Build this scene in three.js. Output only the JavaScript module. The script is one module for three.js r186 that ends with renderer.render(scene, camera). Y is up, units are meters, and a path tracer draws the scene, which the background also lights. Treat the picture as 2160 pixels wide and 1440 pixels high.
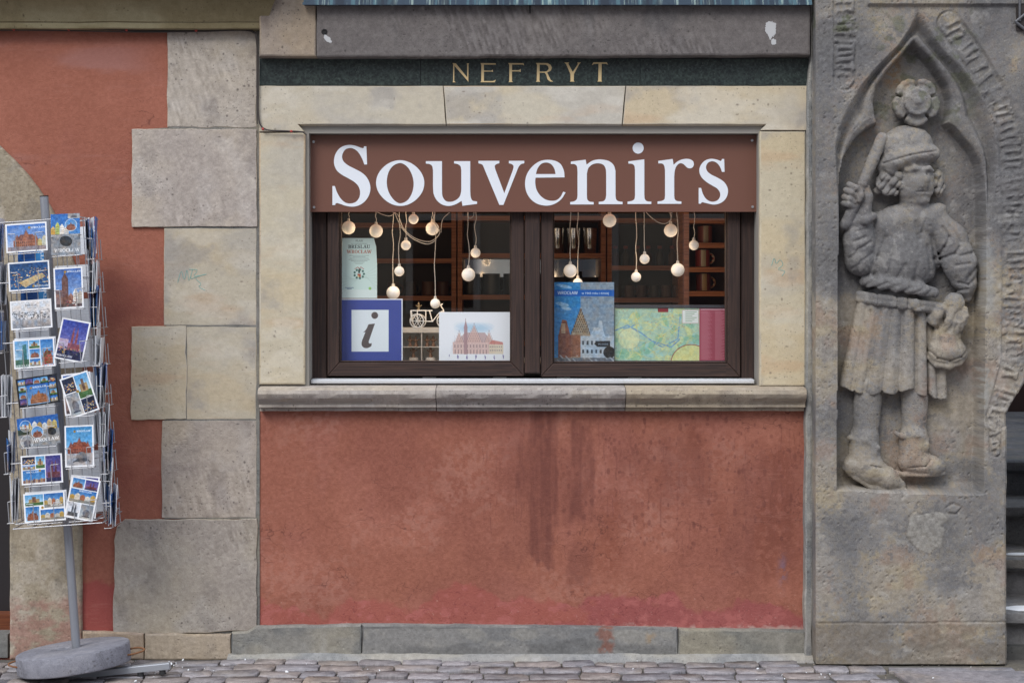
import * as THREE from 'three';
import { mergeGeometries, toCreasedNormals } from 'three/addons/utils/BufferGeometryUtils.js';

// ---------------------------------------------------------------- camera, sky, sun, exposure
const D = 6, F = 3300, HY = 598, EY = (1385 - HY) / 550;      // eye 6 m from the wall, 1.43 m above the paving
const scene = new THREE.Scene();
const camera = new THREE.PerspectiveCamera(2 * Math.atan(842 / F) * 180 / Math.PI, 2160 / 1684, 0.1, 400);
camera.setViewOffset(2160, 1684, 0, 244, 2160, 1440);         // level camera, lens shifted down
camera.position.set(0, EY, D);
camera.lookAt(0, EY, 0);
const renderer = new THREE.WebGLRenderer({ antialias: true });
renderer.setSize(1024, 682);
renderer.toneMapping = THREE.LinearToneMapping;
renderer.toneMappingExposure = 1.68;
renderer.shadowMap.enabled = true;
const skyW = 128, skyH = 64, skyData = new Float32Array(skyW * skyH * 4);
for (let j = 0; j < skyH; j++) for (let i = 0; i < skyW; i++) {   // overcast: brighter towards the zenith, faintly blue
  const s = Math.sin(((j + 0.5) / skyH - 0.5) * Math.PI), l = s > 0 ? (1 + 2 * s) / 3 : 0.3, k = (j * skyW + i) * 4;
  skyData[k] = 0.90 * l; skyData[k + 1] = 0.985 * l; skyData[k + 2] = 1.13 * l; skyData[k + 3] = 1;
}
const skyTex = new THREE.DataTexture(skyData, skyW, skyH, THREE.RGBAFormat, THREE.FloatType);
skyTex.mapping = THREE.EquirectangularReflectionMapping; skyTex.magFilter = THREE.LinearFilter; skyTex.needsUpdate = true;
scene.background = skyTex; scene.environment = skyTex;
const sun = new THREE.DirectionalLight(new THREE.Color(1, 0.965, 0.92), 1.2);
sun.position.set(-5, 11, 8.5); sun.target.position.set(0, 1, 0);
sun.castShadow = true; sun.shadow.radius = 50; sun.shadow.mapSize.set(2048, 2048);
Object.assign(sun.shadow.camera, { left: -6, right: 6, top: 6, bottom: -6, near: 0.5, far: 60 });
scene.add(sun, sun.target);

// ---------------------------------------------------------------- helpers
const PX = (px, z = 0) => (px - 1080) / F * (D - z);          // metres for a column / row measured on the photograph, on the plane at depth z
const PY = (py, z = 0) => EY - (py - HY) / F * (D - z);
const V = (px, py, z) => new THREE.Vector3(PX(px, z), PY(py, z), z);
let seedState = 12345;
const rnd = (a = 0, b = 1) => { seedState = (Math.imul(seedState, 1664525) + 1013904223) | 0; return a + (b - a) * ((seedState >>> 8) / 16777216); };
const reseed = (n) => { seedState = n * 7919 + 17; rnd(); rnd(); };
const clamp = (x, a = 0, b = 1) => x < a ? a : x > b ? b : x;
const sst = (a, b, x) => { const t = clamp((x - a) / (b - a)); return t * t * (3 - 2 * t); };
const mix = (a, b, t) => a + (b - a) * t;
const hash = (x, y, s) => { let h = Math.imul(x, 374761393) ^ Math.imul(y, 668265263) ^ Math.imul(s, 974634777); h = Math.imul(h ^ (h >>> 13), 1274126177); return ((h ^ (h >>> 16)) >>> 0) / 4294967296; };
function vn(x, y, s) {
  const ix = Math.floor(x), iy = Math.floor(y); let fx = x - ix, fy = y - iy;
  fx = fx * fx * (3 - 2 * fx); fy = fy * fy * (3 - 2 * fy);
  const a = hash(ix, iy, s), b = hash(ix + 1, iy, s), c = hash(ix, iy + 1, s), d = hash(ix + 1, iy + 1, s);
  return a + (b - a) * fx + (c - a + (a - b - c + d) * fx) * fy;
}
function fbm(x, y, o, s) { let v = 0, a = 0.5, n = 0; for (let i = 0; i < o; i++) { v += a * vn(x, y, s + i * 13); n += a; a *= 0.5; x = x * 2.03 + 5.1; y = y * 2.03 + 1.7; } return v / n; }
function pn(x, y, p, q, s) {                                   // value noise repeating after p x q cells
  const ix = Math.floor(x), iy = Math.floor(y); let fx = x - ix, fy = y - iy; fx = fx * fx * (3 - 2 * fx); fy = fy * fy * (3 - 2 * fy);
  const x0 = ((ix % p) + p) % p, x1 = (x0 + 1) % p, y0 = ((iy % q) + q) % q, y1 = (y0 + 1) % q, a = hash(x0, y0, s), b = hash(x1, y0, s), c = hash(x0, y1, s), d = hash(x1, y1, s);
  return a + (b - a) * fx + (c - a + (a - b - c + d) * fx) * fy;
}
function pf(u, v, p, q, o, s) { let r = 0, a = 0.5, n = 0; for (let i = 0; i < o; i++) { r += a * pn(u * p, v * q, p, q, s + i * 13); n += a; a *= 0.5; p *= 2; q *= 2; } return r / n; }
function dots(x, y, s, mask, p = 1e6) {                         // scattered pits: one jittered dot per cell where the mask lets it; 1 in its middle
  const ix = Math.floor(x), iy = Math.floor(y), a = ((ix % p) + p) % p, b = ((iy % p) + p) % p; if (hash(a, b, s) > mask) return 0;
  const cx = 0.3 + 0.4 * hash(a, b, s + 1), cy = 0.3 + 0.4 * hash(a, b, s + 2), r = 0.1 + 0.2 * hash(a, b, s + 3) ** 2, e = 0.6 + 0.8 * hash(a, b, s + 4), q = Math.hypot((x - ix - cx) * e, (y - iy - cy) / e) / r; return q < 1 ? 1 - q * q : 0;
}
function tex(w, h, fn, srgb = true) {                          // fn(x, y, out): x, y in 0..1 with y upwards; out rgb 0..255
  const d = new Uint8Array(w * h * 4), o = [0, 0, 0];
  for (let j = 0; j < h; j++) for (let i = 0; i < w; i++) {
    fn((i + 0.5) / w, (j + 0.5) / h, o); const k = (j * w + i) * 4;
    d[k] = clamp(o[0], 0, 255); d[k + 1] = clamp(o[1], 0, 255); d[k + 2] = clamp(o[2], 0, 255); d[k + 3] = 255;
  }
  const t = new THREE.DataTexture(d, w, h); t.magFilter = THREE.LinearFilter; t.wrapS = t.wrapT = THREE.RepeatWrapping;
  if (srgb) t.colorSpace = THREE.SRGBColorSpace; t.needsUpdate = true; return t;
}
const blend = (o, c, t) => { o[0] += (c[0] - o[0]) * t; o[1] += (c[1] - o[1]) * t; o[2] += (c[2] - o[2]) * t; };
const rep = (t, rx, ry = rx, ox = 0, oy = 0) => { const c = t.clone(); c.repeat.set(rx, ry); c.offset.set(ox, oy); c.needsUpdate = true; return c; };
const std = (o) => new THREE.MeshStandardMaterial(Object.assign({ roughness: 0.9, metalness: 0 }, o));
const lin = (r, g, b) => new THREE.Color().setRGB(r, g, b);
const taken = new Map();
const numbered = (n) => { const k = taken.get(n) ?? 0; taken.set(n, k + 1); return k ? n + '_' + String(k).padStart(3, '0') : n; };
function mesh(name, geo, mat, parent) {
  const m = new THREE.Mesh(geo, mat); m.name = parent ? name : numbered(name); m.castShadow = m.receiveShadow = true; (parent ?? scene).add(m); return m;
}
function thing(name, label, category, group, parent) {
  const g = new THREE.Group(); g.name = parent ? name : numbered(name); (parent ?? scene).add(g);
  if (label) g.userData.label = label; if (category) g.userData.category = category; if (group) g.userData.group = group; return g;
}
const tag = (o, label, category, group) => { o.userData.label = label; o.userData.category = category; if (group) o.userData.group = group; return o; };
const structure = (o) => { o.userData.kind = 'structure'; return o; };
const box = (x0, x1, y0, y1, z0, z1) => { const g = new THREE.BoxGeometry(x1 - x0, y1 - y0, z1 - z0); g.translate((x0 + x1) / 2, (y0 + y1) / 2, (z0 + z1) / 2); return boxUV(g); };
function boxUV(g) {                                            // uv in metres, by the way each face points
  const p = g.attributes.position, n = g.attributes.normal, u = new Float32Array(p.count * 2);
  for (let i = 0; i < p.count; i++) {
    const ax = Math.abs(n.getX(i)), ay = Math.abs(n.getY(i)), az = Math.abs(n.getZ(i)), x = p.getX(i), y = p.getY(i), z = p.getZ(i);
    if (az >= ax && az >= ay) { u[2 * i] = x; u[2 * i + 1] = y; } else if (ax >= ay) { u[2 * i] = z + 3.3; u[2 * i + 1] = y; } else { u[2 * i] = x; u[2 * i + 1] = z + 2.7; }
  }
  g.setAttribute('uv', new THREE.BufferAttribute(u, 2)); return g;
}
const chamferBox = (x0, x1, y0, y1, z0, z1, b = 0.003) => {     // box with small chamfers
  const s = new THREE.Shape([new THREE.Vector2(x0 + b, y0 + b), new THREE.Vector2(x1 - b, y0 + b), new THREE.Vector2(x1 - b, y1 - b), new THREE.Vector2(x0 + b, y1 - b)]);
  const g = new THREE.ExtrudeGeometry(s, { depth: Math.max(z1 - z0 - 2 * b, 1e-4), bevelEnabled: true, bevelSize: b, bevelThickness: b, bevelSegments: 1 });
  g.translate(0, 0, z0 + b); return boxUV(g);
};
function roughPoly(pts, jit, step = 16, s = 1) {               // px polygon -> px polygon with chipped edges
  const out = [];
  for (let i = 0; i < pts.length; i++) {
    const [ax, ay] = pts[i], [bx, by] = pts[(i + 1) % pts.length], L = Math.hypot(bx - ax, by - ay), n = Math.max(1, Math.round(L / step));
    for (let k = 0; k < n; k++) {
      const t = k / n, x = ax + (bx - ax) * t, y = ay + (by - ay) * t, e = (fbm(x * 0.03 + s, y * 0.03, 3, s) - 0.5) * 2 * jit;
      out.push([x + (by - ay) / L * e, y - (bx - ax) / L * e]);
    }
  }
  return out;
}
function slab(pts, z0, z1, bevel = 0.005, jit = 0, s = 1, holes) {  // stone cut to a px outline (seen at its front face z1), real thickness
  const f = (q) => q.map(([x, y]) => new THREE.Vector2(PX(x, z1), PY(y, z1)));
  const sh = new THREE.Shape(f(jit ? roughPoly(pts, jit, 14, s) : pts));
  for (const h of holes ?? []) sh.holes.push(new THREE.Path(f(h)));
  const g = new THREE.ExtrudeGeometry(sh, { depth: z1 - z0 - bevel, bevelEnabled: bevel > 0, bevelSize: bevel, bevelThickness: bevel, bevelOffset: -bevel, bevelSegments: 2, curveSegments: 24 });
  g.translate(0, 0, z0); return g;
}
const rectPx = (x0, y0, x1, y1) => [[x0, y1], [x1, y1], [x1, y0], [x0, y0]];
const tube = (pts, r, seg = 24, rad = 5, closed = false) => new THREE.TubeGeometry(new THREE.CatmullRomCurve3(pts, closed, 'centripetal'), seg, r, rad, closed);
function rod(a, b, r, n = 6) {                                 // straight wire
  const g = new THREE.CylinderGeometry(r, r, a.distanceTo(b), n); const d = b.clone().sub(a).normalize();
  g.applyQuaternion(new THREE.Quaternion().setFromUnitVectors(new THREE.Vector3(0, 1, 0), d)); g.translate((a.x + b.x) / 2, (a.y + b.y) / 2, (a.z + b.z) / 2); return g;
}
const join = (list) => mergeGeometries(list.map((g) => { const h = g.index ? g.toNonIndexed() : g; for (const k of Object.keys(h.attributes)) if (!['position', 'normal', 'uv'].includes(k)) h.deleteAttribute(k); return h; }));
// ---------------------------------------------------------------- materials
// one texture tile of stone is 1.6 m wide
const TILE = 1.6, per = (f) => Math.max(1, Math.round(f * TILE));
const toolMark = (u, v, s) => pn(u * 180 + v * 60, v * 40 - u * 20, 1e6, 1e6, s + 9);
const pitAt = (u, v, s, pit) => { const k = sst(0.4, 0.66, pf(u, v, 8, 8, 3, s + 77)) * (1 - pit) * 1.6; return Math.max(dots(u * 80, v * 80, s + 71, k, 80), dots(u * 160, v * 160, s + 81, k, 160)); };
function stoneTex(s, o) {
  return tex(820, 820, (u, v, c) => {
    c[0] = o.base[0]; c[1] = o.base[1]; c[2] = o.base[2];
    for (const [col, fx, fy, lo, hi, amt, k] of o.patch) blend(c, col, 0.78 * amt * sst(lo, hi, pf(u, v, per(fx), per(fy), 5, s + k * 31)));
    const g = (pf(u, v, 96, 96, 3, s + 5) - 0.5) * o.grain + (hash(Math.floor(u * 820), Math.floor(v * 820), s) - 0.5) * o.fine;
    c[0] += g; c[1] += g; c[2] += g * 0.95;
    if (o.tool) { const q = (toolMark(u, v, s) - 0.5) * o.tool * sst(0.4, 0.65, pf(u, v, 5, 5, 3, s + 44)); c[0] += q; c[1] += q; c[2] += q; }
    const p = pitAt(u, v, s, o.pit); if (p > 0) blend(c, o.pitCol, 0.7 * p);
  });
}
function stoneBump(s, pit, tool) {
  return tex(820, 820, (u, v, c) => {
    let h = 120 + (pf(u, v, 14, 14, 5, s) - 0.5) * 150 + (pn(u * 190, v * 190, 190, 190, s + 3) - 0.5) * 46;
    if (tool) h += (toolMark(u, v, s) - 0.5) * tool * sst(0.4, 0.65, pf(u, v, 5, 5, 3, s + 44));
    h -= 80 * pitAt(u, v, s, pit);
    c[0] = c[1] = c[2] = h;
  }, false);
}
const T = {
  quoin: stoneTex(11, { base: [178, 168, 157], patch: [[[158, 149, 144], 3, 4, 0.45, 0.7, 0.8, 1], [[188, 174, 152], 4, 3, 0.5, 0.72, 0.65, 2], [[128, 120, 116], 9, 7, 0.55, 0.75, 0.6, 3], [[182, 176, 172], 12, 12, 0.5, 0.8, 0.5, 4]], grain: 28, fine: 20, tool: 26, pit: 0.84, pitCol: [84, 78, 74] }),
  pale: stoneTex(23, { base: [198, 189, 170], patch: [[[202, 184, 152], 2.2, 7, 0.48, 0.68, 0.65, 1], [[182, 177, 170], 3, 6, 0.5, 0.72, 0.75, 2], [[196, 166, 138], 2.5, 9, 0.6, 0.76, 0.55, 3], [[158, 154, 152], 7, 7, 0.6, 0.75, 0.65, 4], [[212, 206, 194], 5, 11, 0.55, 0.7, 0.6, 5]], grain: 15, fine: 12, tool: 0, pit: 0.92, pitCol: [120, 110, 100] }),
  grey: stoneTex(37, { base: [116, 109, 107], patch: [[[98, 94, 96], 3, 3, 0.45, 0.7, 0.8, 1], [[128, 120, 116], 5, 4, 0.5, 0.75, 0.7, 2], [[84, 82, 84], 8, 5, 0.6, 0.8, 0.5, 3]], grain: 26, fine: 20, tool: 34, pit: 0.84, pitCol: [62, 58, 56] }),
  plinth: stoneTex(53, { base: [122, 120, 116], patch: [[[104, 106, 106], 3, 5, 0.45, 0.7, 0.8, 1], [[140, 134, 120], 4, 6, 0.52, 0.72, 0.7, 2], [[88, 90, 92], 6, 6, 0.58, 0.78, 0.7, 3], [[150, 148, 146], 14, 14, 0.6, 0.8, 0.5, 4]], grain: 24, fine: 18, tool: 0, pit: 0.8, pitCol: [70, 68, 66] }),
  cobble: stoneTex(67, { base: [132, 127, 128], patch: [[[112, 110, 114], 5, 5, 0.45, 0.65, 0.8, 1], [[146, 134, 122], 6, 6, 0.5, 0.7, 0.7, 2], [[98, 96, 98], 14, 14, 0.55, 0.75, 0.6, 3]], grain: 40, fine: 26, tool: 0, pit: 0.78, pitCol: [76, 72, 70] }),
  concrete: stoneTex(71, { base: [126, 126, 132], patch: [[[112, 113, 120], 6, 6, 0.45, 0.7, 0.7, 1], [[142, 140, 142], 9, 9, 0.55, 0.75, 0.6, 2]], grain: 22, fine: 20, tool: 0, pit: 0.7, pitCol: [82, 80, 82] }),
  cornice: stoneTex(83, { base: [134, 122, 92], patch: [[[112, 100, 72], 2, 8, 0.42, 0.68, 0.8, 1], [[152, 144, 116], 3, 10, 0.52, 0.72, 0.7, 2], [[92, 82, 60], 4, 6, 0.6, 0.8, 0.6, 3]], grain: 14, fine: 10, tool: 0, pit: 0.88, pitCol: [70, 62, 46] }),
  granite: tex(512, 512, (u, v, c) => { const a = fbm(u * 90, v * 90, 3, 5), b = vn(u * 170, v * 170, 9), g = fbm(u * 5, v * 5, 3, 6); c[0] = 40 + (a - 0.5) * 60 + g * 8; c[1] = 48 + (a - 0.5) * 66 + g * 10; c[2] = 48 + (a - 0.5) * 58 + g * 6; if (b > 0.8) blend(c, [92, 104, 96], 0.7 * sst(0.8, 0.95, b)); }),
};
const B = { rough: stoneBump(101, 0.84, 70), soft: stoneBump(103, 0.93, 0), pitted: stoneBump(107, 0.7, 0) };
const plasterBump = tex(700, 700, (u, v, c) => { c[0] = c[1] = c[2] = 128 + (fbm(u * 160, v * 160, 3, 3) - 0.5) * 130 + (fbm(u * 14, v * 14, 4, 4) - 0.5) * 120; }, false);
const stoneMat = (map, bump, tint, ox, oy, depth = 0.004, rough = 0.92) => std({ map: rep(map, 1 / TILE, 1 / TILE, ox, oy), bumpMap: rep(bump, 1 / TILE, 1 / TILE, ox, oy), bumpScale: depth, color: tint ?? lin(1, 1, 1), roughness: rough });

// red lime plaster under the window, stains where the photograph has them (units: photograph columns and rows)
reseed(5);
const drips = [];
for (let i = 0; i < 74; i++) { const x = i < 56 ? rnd(1235, 1690) : rnd(1010, 1110); drips.push([x, rnd(880, 1090), rnd(16, 110), rnd(0.9, 2.4), rnd(0.25, 0.6)]); }
const drops = []; for (let i = 0; i < 300; i++) drops.push([rnd(1180, 1695), rnd(880, 1160), rnd(1.5, 5), rnd(0.3, 0.65), rnd(0.8, 2.2)]);
const lerpLine = (pts, x) => { if (x <= pts[0][0]) return pts[0][1]; for (let i = 1; i < pts.length; i++) if (x <= pts[i][0]) return mix(pts[i - 1][1], pts[i][1], (x - pts[i - 1][0]) / (pts[i][0] - pts[i - 1][0])); return pts[pts.length - 1][1]; };
const dampLine = [[545, 1262], [590, 1285], [690, 1300], [735, 1272], [790, 1268], [835, 1276], [880, 1288], [930, 1240], [985, 1232], [1050, 1262], [1150, 1268], [1215, 1280], [1250, 1258], [1330, 1258], [1390, 1268], [1415, 1244], [1450, 1282], [1520, 1290], [1555, 1268], [1620, 1272], [1695, 1302]];
const bar = (x, y, x0, x1, y0, y1, sx, sy) => sst(x0 - sx, x0 + sx, x) * (1 - sst(x1 - sx, x1 + sx, x)) * sst(y0 - sy, y0 + sy, y) * (1 - sst(y1 - sy, y1 + sy, y));
function redBase(px, py, c, s) {
  c[0] = 153; c[1] = 95; c[2] = 77;
  blend(c, [142, 86, 71], 0.8 * sst(0.42, 0.68, fbm(px * 0.006, py * 0.006, 5, s)));
  blend(c, [168, 108, 90], 0.55 * sst(0.5, 0.72, fbm(px * 0.008 + 9, py * 0.01, 5, s + 2)));
  blend(c, [152, 95, 82], 0.5 * sst(0.5, 0.7, fbm(px * 0.01 + 4, py * 0.007, 5, s + 4)));
  const g = (fbm(px * 0.18, py * 0.18, 3, s + 6) - 0.5) * 26 + (hash(Math.floor(px * 1.2), Math.floor(py * 1.2), s) - 0.5) * 13; c[0] += g; c[1] += g * 0.8; c[2] += g * 0.75;
}
const crack = (px, py, s, c) => { const q = Math.abs(fbm(px * 0.011, py * 0.014, 5, s) - 0.5), k = sst(0.52, 0.62, fbm(px * 0.006, py * 0.006, 3, s + 9)); if (q < 0.006) blend(c, [92, 52, 44], 0.6 * k * (1 - q / 0.006)); };
const scuff = (px, py, s, c) => { const a = vn(px * 0.05, py * 0.5, s) * sst(0.55, 0.7, fbm(px * 0.008, py * 0.02, 4, s + 3)); blend(c, [172, 122, 108], 0.2 * sst(0.6, 0.85, a)); };
const speck = (px, py, s, lo) => { const p = vn(px * 0.42, py * 0.42, s); return p > lo ? sst(lo, lo + 0.1, p) : 0; };
const redLower = tex(1600, 640, (u, v, c) => {
  const px = 545 + u * 1155, py = 1330 - v * 465; redBase(px, py, c, 201);
  const wx = px + (fbm(px * 0.035, py * 0.006, 4, 8) - 0.5) * 52 + (fbm(px * 0.12, py * 0.05, 3, 18) - 0.5) * 12, wy = py + (fbm(px * 0.05, py * 0.02, 4, 9) - 0.5) * 70, gr = fbm(px * 0.11, py * 0.11, 3, 12);
  // powdery efflorescence on the left half and in patches
  const eff = sst(0.48, 0.72, fbm(px * 0.006, py * 0.008, 5, 14) + 0.14 * bar(px, py, 560, 1050, 900, 1240, 60, 60) + 0.12 * bar(px, py, 1200, 1420, 1060, 1160, 50, 30)) * sst(0.4, 0.62, gr);
  blend(c, [182, 134, 120], 0.3 * eff);
  const fogg = bar(wx, wy, 1245, 1690, 900, 1215, 60, 40) * sst(0.42, 0.62, fbm(px * 0.011, py * 0.005, 5, 17)); blend(c, [132, 74, 56], 0.6 * fogg * sst(0.3, 0.55, gr));
  const wet = (a) => blend(c, [106, 60, 52], a * (0.72 + 0.45 * (gr - 0.5)));
  const run = 0.68 + 0.32 * sst(0.36, 0.6, fbm(px * 0.09, py * 0.008, 4, 43));   // thin vertical runs within the damp
  wet(0.98 * run * bar(wx, wy, 1106, 1166, 780, 1190, 9, 9)); wet(0.34 * run * bar(wx, wy, 1068, 1108, 880, 1180, 14, 20)); wet(0.88 * run * bar(wx, wy, 1200, 1240, 880, 1100, 10, 20));
  wet(0.5 * run * bar(wx, wy, 1196, 1252, 1150, 1235, 12, 18)); wet(0.34 * run * bar(wx, wy, 1175, 1196, 960, 1100, 9, 22)); wet(0.4 * run * bar(wx, wy, 1390, 1490, 920, 1060, 26, 34)); wet(0.42 * run * bar(wx, wy, 1540, 1690, 960, 1200, 34, 50)); wet(0.3 * run * bar(wx, wy, 1290, 1370, 930, 1010, 20, 26));
  for (const [x, y, L, w, a] of drips) if (px > x - 6 && px < x + 6 && py > y - 2 && py < y + L + 3) wet(0.75 * a * sst(0.3, 0.5, vn(py * 0.05, x * 3, 6)) * (1 - sst(w * 0.5, w, Math.abs(px - x + (vn(py * 0.06, x, 3) - 0.5) * 5))) * (1 - sst(y + L - 6, y + L, py)));
  for (const [x, y, r, a, e] of drops) { const q = Math.hypot(px - x, (py - y) / e) / r; if (q < 1) wet(a * (1 - sst(0.6, 1, q))); }
  crack(px, py, 621, c); scuff(px, py, 631, c);
  const damp = sst(-8, 6, py - lerpLine(dampLine, px) - (fbm(px * 0.05, py * 0.05, 4, 21) - 0.5) * 34);
  const dc = [160, 84, 76]; { const k = sst(0.4, 0.6, (px - 1190) / 300 + fbm(px * 0.02, py * 0.03, 4, 41)); dc[0] -= 9 * k; dc[1] -= 8 * k; dc[2] += 3 * k; } blend(c, dc, 0.62 * damp); if (damp > 0.3) { blend(c, [176, 104, 98], 0.6 * sst(0.55, 0.75, fbm(px * 0.05, py * 0.07, 4, 23))); const k = Math.abs(fbm(px * 0.03, py * 0.05, 4, 25) - 0.5); if (k < 0.012) blend(c, [104, 46, 46], 0.5 * (1 - k / 0.012)); }
  blend(c, [208, 186, 172], 0.5 * speck(px, py, 31, 0.945 - 0.05 * sst(1200, 1320, py)));
  if (py > 1300) blend(c, [186, 168, 158], 0.7 * sst(1317, 1328, py + (fbm(px * 0.08, py * 0.08, 3, 33) - 0.5) * 20));
  blend(c, [120, 116, 160], 0.45 * Math.exp(-(((px - 1652) / 9) ** 2) - (((py - 1200) / 30) ** 2)) * sst(0.35, 0.6, gr));
});
const redLeft = tex(900, 1000, (u, v, c) => {
  const px = -760 + u * 1112, py = 1345 - v * 1290; redBase(px, py, c, 301); blend(c, [160, 98, 78], 0.3);
  blend(c, [164, 118, 112], 0.6 * sst(0.52, 0.7, fbm(px * 0.004, py * 0.017, 5, 303)) * bar(px, py, -900, 300, 80, 420, 60, 60));
  blend(c, [128, 70, 60], 0.6 * sst(0.5, 0.68, fbm(px * 0.008, py * 0.005, 5, 307)) * sst(560, 700, py + (fbm(px * 0.01, py * 0.01, 4, 309) - 0.5) * 300));
  blend(c, [152, 72, 68], 0.8 * sst(-8, 8, py - 1240 - (fbm(px * 0.03, py * 0.03, 4, 311) - 0.5) * 90));
  crack(px, py, 641, c); scuff(px, py, 651, c);
  blend(c, [206, 180, 164], 0.7 * speck(px, py, 315, 0.955));
});
const M = {
  redLower: std({ map: redLower, bumpMap: rep(plasterBump, 3, 1.2), bumpScale: 0.0022, roughness: 0.95 }),
  redLeft: std({ map: redLeft, bumpMap: rep(plasterBump, 3, 3.4), bumpScale: 0.0022, roughness: 0.95 }),
  redPlain: std({ color: lin(0.34, 0.11, 0.07), bumpMap: rep(plasterBump, 1, 1), bumpScale: 0.002, roughness: 0.95 }),
  mortar: stoneMat(T.plinth, B.pitted, lin(1.0, 0.98, 0.94), 0.3, 0.1),
  core: std({ color: lin(0.3, 0.28, 0.25) }),
  dark: std({ color: lin(0.012, 0.011, 0.011), roughness: 0.85 }),
  steel: std({ color: lin(0.52, 0.53, 0.55), roughness: 0.38, metalness: 0.75 }),
  wire: std({ color: lin(0.5, 0.5, 0.52), roughness: 0.35, metalness: 0.7 }),
  alu: std({ color: lin(0.72, 0.73, 0.75), roughness: 0.35, metalness: 0.35 }),
  rust: std({ color: lin(0.2, 0.09, 0.04), roughness: 0.9 }),
  rubber: std({ color: lin(0.02, 0.02, 0.022), roughness: 0.7 }),
  cable: std({ color: lin(0.055, 0.045, 0.04), roughness: 0.7 }),
  clip: std({ color: lin(0.4, 0.05, 0.04), roughness: 0.6 }),
  gold: std({ color: lin(0.66, 0.49, 0.25), roughness: 0.5 }),
  white: std({ color: lin(0.80, 0.83, 0.88), roughness: 0.55 }),
  paper: std({ color: lin(0.8, 0.8, 0.8), roughness: 0.7 }),
  snow: std({ color: lin(0.85, 0.87, 0.9), roughness: 0.95 }),
  glass: new THREE.MeshPhysicalMaterial({ color: 0xffffff, transmission: 1, thickness: 0, roughness: 0.0, ior: 1.5 }),
};
const woodTex = (s, a, b, d) => tex(512, 512, (u, v, c) => { const g = fbm(u * 5 + (fbm(u * 3, v * 3, 2, s) - 0.5) * 1.5, v * 90, 4, s + 1); c[0] = a[0]; c[1] = a[1]; c[2] = a[2]; blend(c, b, sst(0.4, 0.65, g)); if (d) blend(c, d, 0.5 * sst(0.6, 0.75, fbm(u * 9, v * 140, 2, s + 4))); });
const frameTex = woodTex(41, [60, 42, 35], [44, 30, 26], [76, 55, 46]);
M.frameH = std({ map: rep(frameTex, 1.2, 3), roughness: 0.75 });
const frameV = rep(frameTex, 1.2, 3); frameV.rotation = Math.PI / 2; M.frameV = std({ map: frameV, roughness: 0.75 });
const shelfTex = woodTex(47, [188, 118, 78], [160, 96, 62], [200, 136, 92]);
M.shelf = std({ map: rep(shelfTex, 1, 2), roughness: 0.55 });
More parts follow.
